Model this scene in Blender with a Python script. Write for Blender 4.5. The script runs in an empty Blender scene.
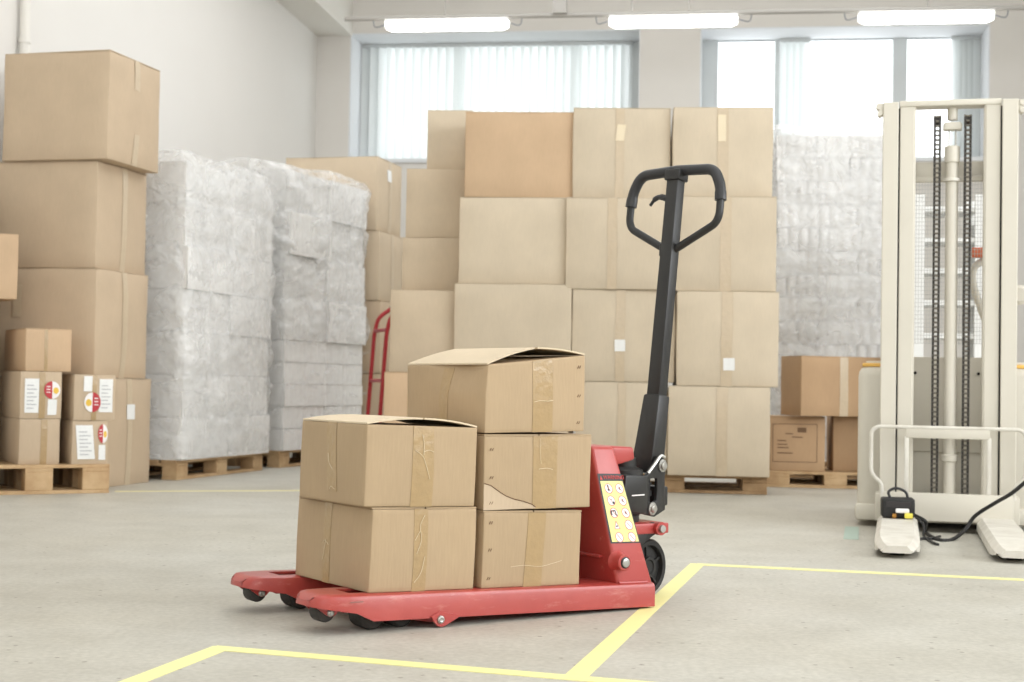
import bpy, bmesh, math, random
from math import sin, cos, pi, tan, atan2, sqrt, radians
from mathutils import Vector, Matrix, noise

scene = bpy.context.scene
COL = scene.collection

# ------------------------------------------------------------------ camera
FPX, CAM_H, PITCH, ROLL = 1500.0, 0.597, 0.0301, 0.0179
CR = Vector((cos(ROLL), -sin(PITCH) * sin(ROLL), cos(PITCH) * sin(ROLL)))
CU = Vector((-sin(ROLL), -sin(PITCH) * cos(ROLL), cos(PITCH) * cos(ROLL)))
CF = Vector((0, cos(PITCH), sin(PITCH)))
cam_data = bpy.data.cameras.new('camera')
cam_data.sensor_width = 36.0
cam_data.lens = FPX * 36.0 / 1024.0
cam_data.clip_start, cam_data.clip_end = 0.05, 200
cam_data.dof.use_dof = True
cam_data.dof.focus_distance = 3.9
cam_data.dof.aperture_fstop = 6.3
cam = bpy.data.objects.new('camera', cam_data)
COL.objects.link(cam)
cam.matrix_world = Matrix(((CR.x, CU.x, -CF.x, 0), (CR.y, CU.y, -CF.y, 0), (CR.z, CU.z, -CF.z, CAM_H), (0, 0, 0, 1)))
scene.camera = cam

# ------------------------------------------------------------------ view, world, big lights
scene.view_settings.view_transform = 'Standard'
scene.view_settings.look = 'None'
scene.view_settings.gamma = 1.0
scene.view_settings.use_curve_mapping = False
scene.view_settings.exposure = 0.10
scene.cycles.transparent_max_bounces = 32

world = bpy.data.worlds.new('world')
scene.world = world
world.use_nodes = True
wb = world.node_tree.nodes['Background']
wb.inputs['Color'].default_value = (0.94, 0.98, 1.0, 1)
wb.inputs['Strength'].default_value = 2.6


def area_light(name, loc, target, sx, sy, power, color):
    d = bpy.data.lights.new(name, 'AREA')
    d.shape = 'RECTANGLE'
    d.size, d.size_y, d.energy, d.color = sx, sy, power, color
    o = bpy.data.objects.new(name, d)
    COL.objects.link(o)
    o.location = loc
    o.rotation_euler = (Vector(target) - Vector(loc)).to_track_quat('-Z', 'Y').to_euler()
    return o


# added fill panels for daylight of presumed windows behind and right of the camera
area_light('window_fill', (-0.6, -5.4, 2.9), (0.2, 6.0, 0.6), 7.0, 2.2, 58, (0.945, 0.97, 1.0))
area_light('window_fill', (7.0, 1.5, 3.0), (0.0, 6.5, 0.5), 6.0, 2.0, 290, (0.945, 0.97, 1.0))
# added overhead fill panels above the hall, with no lamps built there
area_light('ceiling_fill', (0.3, 3.0, 4.85), (0.3, 3.2, 0.0), 6.0, 7.0, 140, (0.945, 0.97, 1.0))
area_light('ceiling_fill', (0.8, 10.2, 4.85), (0.8, 10.4, 0.0), 6.0, 5.0, 145, (0.945, 0.97, 1.0))


# ------------------------------------------------------------------ placement helpers
def ray(u, v):
    return CR * ((u - 512) / FPX) + CU * ((341 - v) / FPX) + CF


def at(u, v, Y):
    d = ray(u, v)
    return Vector((0, 0, CAM_H)) + d * (Y / d.y)


YAW_R = radians(8)                     # the hall is turned 8 degrees to the camera
R0 = Vector((-2.077, 15.5, 0))         # corner of left and back wall
ER = Vector((cos(YAW_R), -sin(YAW_R), 0))
ED = Vector((sin(YAW_R), cos(YAW_R), 0))


def rm(s, t, z=0.0):
    return R0 + ER * s + ED * t + Vector((0, 0, z))


def rs(u, v, t):
    """room coordinates (s, z) of the point seen at u, v on the plane at depth t"""
    d = ray(u, v)
    o = Vector((0, 0, CAM_H))
    k = (t - (o - R0).dot(ED)) / d.dot(ED)
    p = o + d * k
    return (p - R0).dot(ER), p.z


# ------------------------------------------------------------------ materials
MATS = {}


def srgb(r, g, b):
    f = lambda c: (c / 255 / 12.92) if c / 255 <= 0.04045 else ((c / 255 + 0.055) / 1.055) ** 2.4
    return (f(r), f(g), f(b), 1)


def mat(name, col, rough=0.6, metal=0.0, noise_amt=0.0, noise_scale=8.0, spec=0.5, bump=0.0, bump_scale=60, col2=None, coat=0.0):
    m = bpy.data.materials.new(name)
    m.use_nodes = True
    nt = m.node_tree
    b = nt.nodes['Principled BSDF']
    b.inputs['Roughness'].default_value = rough
    b.inputs['Metallic'].default_value = metal
    b.inputs['Specular IOR Level'].default_value = spec
    b.inputs['Coat Weight'].default_value = coat
    b.inputs['Base Color'].default_value = col
    if noise_amt > 0 or col2:
        tc = nt.nodes.new('ShaderNodeTexCoord')
        n = nt.nodes.new('ShaderNodeTexNoise')
        n.inputs['Scale'].default_value = noise_scale
        n.inputs['Detail'].default_value = 6
        n.inputs['Roughness'].default_value = 0.6
        nt.links.new(tc.outputs['Object'], n.inputs['Vector'])
        r = nt.nodes.new('ShaderNodeValToRGB')
        r.color_ramp.elements[0].position = 0.32
        r.color_ramp.elements[1].position = 0.68
        c2 = col2 or tuple(min(1, c * (1 - noise_amt)) for c in col[:3]) + (1,)
        r.color_ramp.elements[0].color = c2
        r.color_ramp.elements[1].color = col
        nt.links.new(n.outputs['Fac'], r.inputs['Fac'])
        nt.links.new(r.outputs['Color'], b.inputs['Base Color'])
    if bump > 0:
        tc = nt.nodes.new('ShaderNodeTexCoord')
        n = nt.nodes.new('ShaderNodeTexNoise')
        n.inputs['Scale'].default_value = bump_scale
        n.inputs['Detail'].default_value = 4
        nt.links.new(tc.outputs['Object'], n.inputs['Vector'])
        bp = nt.nodes.new('ShaderNodeBump')
        bp.inputs['Strength'].default_value = bump
        bp.inputs['Distance'].default_value = 0.01
        nt.links.new(n.outputs['Fac'], bp.inputs['Height'])
        nt.links.new(bp.outputs['Normal'], b.inputs['Normal'])
    MATS[name] = m
    return m


def cardboard(name, col, var=0.06):
    """kraft board: fine fibres, faint vertical flutes and soft blotches"""
    m = bpy.data.materials.new(name)
    m.use_nodes = True
    nt = m.node_tree
    b = nt.nodes['Principled BSDF']
    b.inputs['Roughness'].default_value = 0.72
    b.inputs['Specular IOR Level'].default_value = 0.25
    tc = nt.nodes.new('ShaderNodeTexCoord')
    n1 = nt.nodes.new('ShaderNodeTexNoise'); n1.inputs['Scale'].default_value = 5; n1.inputs['Detail'].default_value = 5
    n2 = nt.nodes.new('ShaderNodeTexNoise'); n2.inputs['Scale'].default_value = 160; n2.inputs['Detail'].default_value = 2
    mp = nt.nodes.new('ShaderNodeMapping'); mp.inputs['Scale'].default_value = (1, 1, 0.12)
    nt.links.new(tc.outputs['Object'], n1.inputs['Vector'])
    nt.links.new(tc.outputs['Object'], mp.inputs['Vector'])
    nt.links.new(mp.outputs['Vector'], n2.inputs['Vector'])
    oi = nt.nodes.new('ShaderNodeObjectInfo')
    a = nt.nodes.new('ShaderNodeMath'); a.operation = 'MULTIPLY_ADD'; a.inputs[1].default_value = 0.22; a.inputs[2].default_value = 0.89 - 0.11
    nt.links.new(n1.outputs['Fac'], a.inputs[0])
    c = nt.nodes.new('ShaderNodeMath'); c.operation = 'MULTIPLY_ADD'; c.inputs[1].default_value = 0.10
    nt.links.new(n2.outputs['Fac'], c.inputs[0]); nt.links.new(a.outputs[0], c.inputs[2])
    d = nt.nodes.new('ShaderNodeMath'); d.operation = 'MULTIPLY_ADD'; d.inputs[1].default_value = var
    nt.links.new(oi.outputs['Random'], d.inputs[0]); nt.links.new(c.outputs[0], d.inputs[2])
    mx = nt.nodes.new('ShaderNodeVectorMath'); mx.operation = 'SCALE'
    mx.inputs[0].default_value = col[:3]
    nt.links.new(d.outputs[0], mx.inputs['Scale'])
    nt.links.new(mx.outputs['Vector'], b.inputs['Base Color'])
    bp = nt.nodes.new('ShaderNodeBump'); bp.inputs['Strength'].default_value = 0.12; bp.inputs['Distance'].default_value = 0.004
    nt.links.new(n2.outputs['Fac'], bp.inputs['Height'])
    nt.links.new(bp.outputs['Normal'], b.inputs['Normal'])
    MATS[name] = m
    return m


K_TRUCK = cardboard('kraft_warm', srgb(184, 160, 129))
K_PALE = cardboard('kraft_pale', srgb(210, 195, 172))
K_MID = cardboard('kraft_mid', srgb(200, 179, 153))
K_ORANGE = cardboard('kraft_orange', srgb(204, 175, 143))
K_SOFT = cardboard('kraft_soft', srgb(205, 187, 162))
K_BROWN = cardboard('kraft_brown', srgb(190, 158, 124))
FLAP_INNER = cardboard('kraft_top', srgb(222, 204, 176))
TAPE = mat('brown_tape', srgb(178, 150, 108), 0.28, noise_amt=0.10, noise_scale=30, spec=0.6, bump=0.25, bump_scale=45)
TAPE_PALE = mat('clear_tape', srgb(203, 184, 156), 0.30, noise_amt=0.05, noise_scale=30, spec=0.6, bump=0.2, bump_scale=40)
GLINT = mat('tape_glint', srgb(230, 214, 184), 0.2, spec=0.7)  # pale tone paints the glint on tape wrinkles and tabs
WHITE_PAPER = mat('white_paper', srgb(240, 240, 238), 0.6, noise_amt=0.05, noise_scale=60)
PRINT_GREY = mat('print_grey', srgb(190, 190, 192), 0.7)
PRINT_BROWN = mat('print_brown', srgb(120, 92, 68), 0.8)
STICKER_RED = mat('sticker_red', srgb(186, 44, 52), 0.45)
STICKER_YELLOW = mat('sticker_yellow', srgb(232, 190, 70), 0.45)
SCRATCH = mat('bare_scratch', srgb(150, 100, 92), 0.5)
BLACK = mat('black_paint', srgb(42, 41, 40), 0.42, noise_amt=0.25, noise_scale=12, spec=0.5)
BLACK_RUBBER = mat('black_rubber', srgb(36, 35, 34), 0.6, noise_amt=0.2, noise_scale=20)
GRIP = mat('grip_plastic', srgb(46, 46, 48), 0.40, spec=0.5)
TYRE = mat('dark_tyre', srgb(62, 58, 54), 0.65, noise_amt=0.25, noise_scale=15)
def red_paint(name, c1, c2, worn, lo):
    m = mat(name, c1, 0.45, col2=c2, noise_scale=7, bump=0.08, bump_scale=30, coat=0.5)
    nt = m.node_tree
    b = nt.nodes['Principled BSDF']
    b.inputs['Coat Roughness'].default_value = 0.30
    src = b.inputs['Base Color'].links[0].from_socket
    tc = nt.nodes.new('ShaderNodeTexCoord')
    mp = nt.nodes.new('ShaderNodeMapping'); mp.inputs['Scale'].default_value = (9, 34, 34)
    n = nt.nodes.new('ShaderNodeTexNoise'); n.inputs['Scale'].default_value = 1.0; n.inputs['Detail'].default_value = 7; n.inputs['Roughness'].default_value = 0.7
    nt.links.new(tc.outputs['Object'], mp.inputs['Vector']); nt.links.new(mp.outputs['Vector'], n.inputs['Vector'])
    r = nt.nodes.new('ShaderNodeMapRange'); r.inputs['From Min'].default_value = lo; r.inputs['From Max'].default_value = lo + .16
    r.inputs['To Min'].default_value = 0; r.inputs['To Max'].default_value = .75
    nt.links.new(n.outputs['Fac'], r.inputs['Value'])
    mx = nt.nodes.new('ShaderNodeMix'); mx.data_type = 'RGBA'
    nt.links.new(r.outputs['Result'], mx.inputs['Factor']); nt.links.new(src, mx.inputs['A']); mx.inputs['B'].default_value = worn
    nt.links.new(mx.outputs['Result'], b.inputs['Base Color'])
    return m


RED = red_paint('red_paint', srgb(182, 68, 62), srgb(172, 58, 53), srgb(200, 128, 116), .60)
RED_WORN = red_paint('worn_red_paint', srgb(182, 72, 64), srgb(170, 60, 53), srgb(200, 128, 116), .56)
STEEL = mat('steel', srgb(196, 194, 188), 0.35, 0.85, noise_amt=0.2, noise_scale=40)
DARK_HOLE = mat('dark_inside', srgb(22, 20, 20), 0.8)
YELLOW_LABEL = mat('label_yellow', srgb(238, 226, 142), 0.4)
LABEL_BLACK = mat('label_black', srgb(44, 40, 40), 0.45)
LABEL_RED = mat('label_red', srgb(205, 60, 56), 0.45)
LABEL_RING = mat('label_ring', srgb(200, 110, 100), 0.45)
LABEL_WHITE = mat('label_white', srgb(244, 240, 238), 0.45)
CREAM = mat('cream_paint', srgb(217, 211, 197), 0.42, noise_amt=0.05, noise_scale=3, spec=0.45)
CREAM_WORN = mat('worn_cream_paint', srgb(230, 226, 216), 0.45, col2=srgb(208, 202, 190), noise_scale=10)
CHAIN = mat('chain_steel', srgb(66, 62, 58), 0.4, 0.5, noise_amt=0.3, noise_scale=60)
CHAIN_PIN = mat('chain_pin', srgb(128, 122, 112), 0.35, 0.7)
ORANGE_TRIM = mat('orange_trim', srgb(240, 190, 96), 0.45)
ORANGE_RED = mat('orange_red_plastic', srgb(228, 120, 80), 0.45)
WOOD = mat('pallet_wood', srgb(206, 176, 136), 0.75, col2=srgb(180, 146, 106), noise_scale=9, bump=0.15, bump_scale=40)
WOOD_OLD = mat('old_pallet_wood', srgb(186, 154, 116), 0.8, col2=srgb(150, 118, 84), noise_scale=9, bump=0.15, bump_scale=40)
SACK_RED = mat('sack_truck_red', srgb(170, 40, 46), 0.4)
SACK_GREY = mat('grey_plastic', srgb(110, 112, 120), 0.5)
FLOOR_YELLOW = mat('yellow_floor_tape', srgb(247, 240, 168), 0.55, noise_amt=0.05, noise_scale=10)
FLOOR_YELLOW_OLD = mat('faded_floor_tape', srgb(226, 218, 170), 0.6, noise_amt=0.08, noise_scale=6)
FLOOR_GREEN = mat('green_floor_tape', srgb(168, 186, 174), 0.6)
WALL = mat('wall_paint', srgb(226, 223, 218), 0.85, noise_amt=0.02, noise_scale=1.2, spec=0.2)
WALL_WARM = mat('wall_plaster_warm', srgb(224, 220, 214), 0.9, noise_amt=0.03, noise_scale=2, spec=0.2)
WALL_COOL = mat('reveal_paint', srgb(226, 228, 230), 0.8, spec=0.2)
CEIL = mat('ceiling_paint', srgb(230, 227, 220), 0.9, spec=0.2)
FRAME = mat('window_frame_grey', srgb(204, 208, 208), 0.5)
CONDUIT = mat('grey_conduit', srgb(172, 168, 162), 0.5, 0.2)
RACK_WHITE = mat('rack_white', srgb(240, 240, 238), 0.45)


def make_floor_mat():
    m = bpy.data.materials.new('sealed_concrete')
    m.use_nodes = True
    nt = m.node_tree
    b = nt.nodes['Principled BSDF']
    tc = nt.nodes.new('ShaderNodeTexCoord')

    def nz(scale, detail, rough=0.6):
        n = nt.nodes.new('ShaderNodeTexNoise')
        n.inputs['Scale'].default_value = scale; n.inputs['Detail'].default_value = detail; n.inputs['Roughness'].default_value = rough
        nt.links.new(tc.outputs['Object'], n.inputs['Vector'])
        return n
    big, mid, fine = nz(0.55, 4), nz(3.5, 8, 0.7), nz(60, 3)
    r1 = nt.nodes.new('ShaderNodeValToRGB')
    r1.color_ramp.elements[0].position = 0.3; r1.color_ramp.elements[0].color = srgb(194, 189, 176)
    r1.color_ramp.elements[1].position = 0.7; r1.color_ramp.elements[1].color = srgb(205, 203, 195)
    nt.links.new(big.outputs['Fac'], r1.inputs['Fac'])
    r2 = nt.nodes.new('ShaderNodeValToRGB')
    r2.color_ramp.elements[0].position = 0.32; r2.color_ramp.elements[0].color = (0.83, 0.825, 0.81, 1)
    r2.color_ramp.elements[1].position = 0.6; r2.color_ramp.elements[1].color = (1, 1, 1, 1)
    nt.links.new(mid.outputs['Fac'], r2.inputs['Fac'])
    mx = nt.nodes.new('ShaderNodeMix'); mx.data_type = 'RGBA'; mx.blend_type = 'MULTIPLY'; mx.inputs['Factor'].default_value = 1.0
    nt.links.new(r1.outputs['Color'], mx.inputs['A']); nt.links.new(r2.outputs['Color'], mx.inputs['B'])
    # small dark chips
    vor = nt.nodes.new('ShaderNodeTexVoronoi'); vor.inputs['Scale'].default_value = 14
    nt.links.new(tc.outputs['Object'], vor.inputs['Vector'])
    r3 = nt.nodes.new('ShaderNodeValToRGB')
    r3.color_ramp.elements[0].position = 0.06; r3.color_ramp.elements[0].color = (0.56, 0.53, 0.50, 1)
    r3.color_ramp.elements[1].position = 0.10; r3.color_ramp.elements[1].color = (1, 1, 1, 1)
    nt.links.new(vor.outputs['Distance'], r3.inputs['Fac'])
    r4 = nt.nodes.new('ShaderNodeValToRGB')
    r4.color_ramp.elements[0].position = 0.35; r4.color_ramp.elements[0].color = (0.85, 0.85, 0.84, 1)
    r4.color_ramp.elements[1].position = 0.65; r4.color_ramp.elements[1].color = (1, 1, 1, 1)
    nt.links.new(fine.outputs['Fac'], r4.inputs['Fac'])
    m2 = nt.nodes.new('ShaderNodeMix'); m2.data_type = 'RGBA'; m2.blend_type = 'MULTIPLY'; m2.inputs['Factor'].default_value = 1.0
    nt.links.new(mx.outputs['Result'], m2.inputs['A']); nt.links.new(r3.outputs['Color'], m2.inputs['B'])
    m3 = nt.nodes.new('ShaderNodeMix'); m3.data_type = 'RGBA'; m3.blend_type = 'MULTIPLY'; m3.inputs['Factor'].default_value = 1.0
    nt.links.new(m2.outputs['Result'], m3.inputs['A']); nt.links.new(r4.outputs['Color'], m3.inputs['B'])
    nt.links.new(m3.outputs['Result'], b.inputs['Base Color'])
    rr = nt.nodes.new('ShaderNodeMapRange')
    rr.inputs['To Min'].default_value = 0.38; rr.inputs['To Max'].default_value = 0.62
    nt.links.new(mid.outputs['Fac'], rr.inputs['Value'])
    nt.links.new(rr.outputs['Result'], b.inputs['Roughness'])
    b.inputs['Specular IOR Level'].default_value = 0.35
    bp = nt.nodes.new('ShaderNodeBump'); bp.inputs['Strength'].default_value = 0.06; bp.inputs['Distance'].default_value = 0.01
    nt.links.new(fine.outputs['Fac'], bp.inputs['Height']); nt.links.new(bp.outputs['Normal'], b.inputs['Normal'])
    return m


FLOOR = make_floor_mat()


def emission_mat(name, col, strength):
    m = bpy.data.materials.new(name)
    m.use_nodes = True
    nt = m.node_tree
    nt.nodes.remove(nt.nodes['Principled BSDF'])
    e = nt.nodes.new('ShaderNodeEmission')
    e.inputs['Color'].default_value = col; e.inputs['Strength'].default_value = strength
    nt.links.new(e.outputs[0], nt.nodes['Material Output'].inputs['Surface'])
    return m


LAMP_GLOW = emission_mat('lamp_diffuser', (1.0, 0.98, 0.95, 1), 9.0)


def mix_transparent(name, col, rough, lo, hi, nscale, spec=0.5, transl=0.0, crinkle=0.0):
    """part see-through sheet: how much shows varies with a noise"""
    m = bpy.data.materials.new(name)
    m.use_nodes = True
    nt = m.node_tree
    b = nt.nodes['Principled BSDF']
    b.inputs['Base Color'].default_value = col
    b.inputs['Roughness'].default_value = rough
    b.inputs['Specular IOR Level'].default_value = spec
    if crinkle > 0:
        tcb = nt.nodes.new('ShaderNodeTexCoord')
        nb = nt.nodes.new('ShaderNodeTexNoise'); nb.inputs['Scale'].default_value = 9; nb.inputs['Detail'].default_value = 4; nb.inputs['Distortion'].default_value = 2.5
        nt.links.new(tcb.outputs['Object'], nb.inputs['Vector'])
        bp = nt.nodes.new('ShaderNodeBump'); bp.inputs['Strength'].default_value = crinkle; bp.inputs['Distance'].default_value = 0.03
        nt.links.new(nb.outputs['Fac'], bp.inputs['Height']); nt.links.new(bp.outputs['Normal'], b.inputs['Normal'])
    surf = b.outputs[0]
    if transl > 0:
        tr = nt.nodes.new('ShaderNodeBsdfTranslucent'); tr.inputs['Color'].default_value = col
        mt = nt.nodes.new('ShaderNodeMixShader'); mt.inputs[0].default_value = transl
        nt.links.new(surf, mt.inputs[1]); nt.links.new(tr.outputs[0], mt.inputs[2])
        surf = mt.outputs[0]
    if hi < 1.0 or lo < 1.0:
        t = nt.nodes.new('ShaderNodeBsdfTransparent')
        ms = nt.nodes.new('ShaderNodeMixShader')
        tc = nt.nodes.new('ShaderNodeTexCoord')
        n = nt.nodes.new('ShaderNodeTexNoise'); n.inputs['Scale'].default_value = nscale; n.inputs['Detail'].default_value = 5
        n.inputs['Distortion'].default_value = 1.2
        nt.links.new(tc.outputs['Object'], n.inputs['Vector'])
        mr = nt.nodes.new('ShaderNodeMapRange')
        mr.inputs['From Min'].default_value = 0.35; mr.inputs['From Max'].default_value = 0.70
        mr.inputs['To Min'].default_value = lo; mr.inputs['To Max'].default_value = hi
        nt.links.new(n.outputs['Fac'], mr.inputs['Value'])
        nt.links.new(mr.outputs['Result'], ms.inputs[0])
        nt.links.new(t.outputs[0], ms.inputs[1]); nt.links.new(surf, ms.inputs[2])
        surf = ms.outputs[0]
    nt.links.new(surf, nt.nodes['Material Output'].inputs['Surface'])
    return m


BLIND = mix_transparent('blind_fabric', (0.92, 0.95, 0.945, 1), 0.8, 1, 1, 1, 0.2, 0.33)
GLASS = mix_transparent('window_glass', (0.9, 0.95, 0.96, 1), 0.05, 0.06, 0.06, 1)
TRAYS = mix_transparent('clear_plastic_trays', (0.93, 0.92, 0.90, 1), 0.3, 1, 1, 1, 0.5, 0.08)
FILM = mix_transparent('clear_bag_film', (0.97, 0.96, 0.95, 1), 0.10, 0.05, 0.26, 6, 1.0, 0.0, 0.5)
SLEEVE = mix_transparent('stretch_film', (0.97, 0.965, 0.955, 1), 0.07, 0.12, 0.60, 4, 1.0, 0.0, 0.8)
MESH_WIRE = mat('guard_mesh_wire', srgb(200, 200, 196), 0.5)


# ------------------------------------------------------------------ mesh builder
class MB:
    def __init__(self):
        self.bm = bmesh.new()

    def box(self, c, s, rot=None):
        g = bmesh.ops.create_cube(self.bm, size=1.0)
        M = Matrix.Translation(Vector(c)) @ (rot.to_4x4() if rot else Matrix.Identity(4)) @ Matrix.Diagonal((s[0], s[1], s[2], 1))
        bmesh.ops.transform(self.bm, matrix=M, verts=g['verts'])
        return self

    def hexa(self, pts):
        """eight corners: bottom loop of four then top loop of four"""
        v = [self.bm.verts.new(p) for p in pts]
        for f in ((3, 2, 1, 0), (4, 5, 6, 7), (0, 1, 5, 4), (1, 2, 6, 5), (2, 3, 7, 6), (3, 0, 4, 7)):
            self.bm.faces.new([v[i] for i in f])
        return self

    def prism(self, pts, o, ex, ey, ez, t):
        """polygon pts in the (ex, ey) plane at o, extruded along ez by t"""
        o, ex, ey, ez = Vector(o), Vector(ex), Vector(ey), Vector(ez)
        a = [self.bm.verts.new(o + ex * p[0] + ey * p[1]) for p in pts]
        b = [self.bm.verts.new(o + ex * p[0] + ey * p[1] + ez * t) for p in pts]
        n = len(pts)
        self.bm.faces.new(a[::-1]); self.bm.faces.new(b)
        for i in range(n):
            self.bm.faces.new((a[i], a[(i + 1) % n], b[(i + 1) % n], b[i]))
        return self

    def cyl(self, p0, p1, r0, r1=None, n=20):
        return self.tube([p0, p1], [r0, r0 if r1 is None else r1], n)

    def tube(self, pts, r, n=10, closed=False):
        pts = [Vector(p) for p in pts]
        rr = r if isinstance(r, (list, tuple)) else [r] * len(pts)
        N = len(pts)
        tang = []
        for i in range(N):
            a = pts[i - 1] if (i > 0 or closed) else pts[i]
            b = pts[(i + 1) % N] if (i < N - 1 or closed) else pts[i]
            tang.append((b - a).normalized())
        up = Vector((0, 0, 1)) if abs(tang[0].z) < 0.9 else Vector((1, 0, 0))
        nrm = tang[0].cross(up).normalized()
        rings = []
        for i in range(N):
            nrm = (nrm - tang[i] * nrm.dot(tang[i])).normalized()
            bn = tang[i].cross(nrm)
            rings.append([self.bm.verts.new(pts[i] + (nrm * cos(2 * pi * k / n) + bn * sin(2 * pi * k / n)) * rr[i]) for k in range(n)])
        M = N if closed else N - 1
        for i in range(M):
            A, B = rings[i], rings[(i + 1) % N]
            for k in range(n):
                self.bm.faces.new((A[k], A[(k + 1) % n], B[(k + 1) % n], B[k]))
        if not closed:
            self.bm.faces.new(rings[0][::-1]); self.bm.faces.new(rings[-1])
        return self

    def lathe(self, prof, o, axis, n=28):
        """prof: (r, h) pairs along axis from o"""
        o, ax = Vector(o), Vector(axis).normalized()
        e1 = ax.orthogonal().normalized(); e2 = ax.cross(e1)
        rings = []
        for r, h in prof:
            if r < 1e-6:
                rings.append([self.bm.verts.new(o + ax * h)])
            else:
                rings.append([self.bm.verts.new(o + ax * h + (e1 * cos(2 * pi * k / n) + e2 * sin(2 * pi * k / n)) * r) for k in range(n)])
        for A, B in zip(rings, rings[1:]):
            for k in range(n):
                a = [A[k % len(A)], A[(k + 1) % len(A)], B[(k + 1) % len(B)], B[k % len(B)]]
                f = []
                for v in a:
                    if v not in f: f.append(v)
                if len(f) > 2: self.bm.faces.new(f)
        return self

    def grid(self, rows):
        vs = [[self.bm.verts.new(p) for p in r] for r in rows]
        for a, b in zip(vs, vs[1:]):
            for i in range(len(a) - 1):
                self.bm.faces.new((a[i], a[i + 1], b[i + 1], b[i]))
        return self

    def map(self, fn):
        for v in self.bm.verts: v.co = Vector(fn(v.co))
        return self

    def bevel(self, w, seg=2, ang=0.6):
        bmesh.ops.recalc_face_normals(self.bm, faces=self.bm.faces[:])
        es = [e for e in self.bm.edges if len(e.link_faces) == 2 and e.calc_face_angle(0) > ang]
        bmesh.ops.bevel(self.bm, geom=es, offset=w, segments=seg, profile=0.5, affect='EDGES', clamp_overlap=True)
        return self

    def build(self, name, material, parent=None, sharp=0.6, recalc=True):
        bm = self.bm
        if recalc: bmesh.ops.recalc_face_normals(bm, faces=bm.faces[:])
        for f in bm.faces: f.smooth = True
        for e in bm.edges:
            if len(e.link_faces) != 2 or e.calc_face_angle(0) > sharp: e.smooth = False
        me = bpy.data.meshes.new(name)
        bm.to_mesh(me); bm.free()
        me.materials.append(material)
        o = bpy.data.objects.new(name, me)
        COL.objects.link(o)
        if parent: o.parent = parent
        return o


def tag(o, label=None, cat=None, group=None, kind=None):
    if label: o['label'] = label
    if cat: o['category'] = cat
    if group: o['group'] = group
    if kind: o['kind'] = kind
    return o


def empty(name, loc=(0, 0, 0), rot=(0, 0, 0)):
    o = bpy.data.objects.new(name, None)
    o.empty_display_size = 0.1
    COL.objects.link(o)
    o.location = loc; o.rotation_euler = rot
    return o


def structure(o):
    o['kind'] = 'structure'
    return o


def smooth_path(pts, n=8):
    """Catmull-Rom through the points"""
    P = [Vector(p) for p in pts]
    P = [P[0] * 2 - P[1]] + P + [P[-1] * 2 - P[-2]]
    out = []
    for i in range(1, len(P) - 2):
        for k in range(n):
            t = k / n
            a, b, c, d = P[i - 1:i + 3]
            out.append(0.5 * ((2 * b) + (c - a) * t + (2 * a - 5 * b + 4 * c - d) * t * t + (3 * b - a - 3 * c + d) * t ** 3))
    out.append(P[-2])
    return out


def round_poly(pts, r, n=5):
    """round the corners of an open or closed polyline (list of Vectors); r may be a list"""
    out = []
    N = len(pts)
    for i, p in enumerate(pts):
        p = Vector(p)
        if i in (0, N - 1):
            out.append(p); continue
        a, b = Vector(pts[i - 1]), Vector(pts[i + 1])
        rr = r[i] if isinstance(r, (list, tuple)) else r
        da, db = (a - p), (b - p)
        k = min(rr, da.length * 0.48, db.length * 0.48)
        s, e = p + da.normalized() * k, p + db.normalized() * k
        for j in range(n + 1):
            t = j / n
            out.append(s * (1 - t) ** 2 + p * 2 * t * (1 - t) + e * t * t)
    return out


# ================================================================== THE ROOM
def rbox(mb, s0, s1, t0, t1, z0, z1):
    P = [rm(s, t, z) for z in (z0, z1) for s, t in ((s0, t0), (s1, t0), (s1, t1), (s0, t1))]
    mb.hexa(P)


T_GLASS, T_REC = 0.56, 0.64
S_END = 10.2
T_NEAR = -22.0
CEIL_Z = 5.0
mb = MB(); rbox(mb, -0.3, S_END + .3, T_NEAR - .3, T_REC, -0.2, 0.0)
structure(mb.build('floor', FLOOR))
mb = MB(); rbox(mb, -0.3, S_END + .3, T_NEAR - .3, T_REC, CEIL_Z, CEIL_Z + .2)
structure(mb.build('ceiling', CEIL))
mb = MB(); rbox(mb, -0.3, 0.0, T_NEAR - .3, T_REC, 0.0, CEIL_Z)
structure(mb.build('wall_left', WALL))
# wall on the right and wall behind the photographer, each with a window band
mb = MB()
rbox(mb, S_END, S_END + .3, T_NEAR, T_REC, 0, 1.9); rbox(mb, S_END, S_END + .3, T_NEAR, T_REC, 4.1, CEIL_Z)
rbox(mb, S_END, S_END + .3, -7.0, T_REC, 1.9, 4.1); rbox(mb, S_END, S_END + .3, T_NEAR, -18.0, 1.9, 4.1)
structure(mb.build('wall_right', WALL))
mb = MB()
rbox(mb, 0, S_END, T_NEAR - .3, T_NEAR, 0, 1.7); rbox(mb, 0, S_END, T_NEAR - .3, T_NEAR, 4.1, CEIL_Z)
rbox(mb, 0, 1.0, T_NEAR - .3, T_NEAR, 1.7, 4.1); rbox(mb, S_END - 1.0, S_END, T_NEAR - .3, T_NEAR, 1.7, 4.1)
structure(mb.build('wall_front', WALL))

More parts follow.
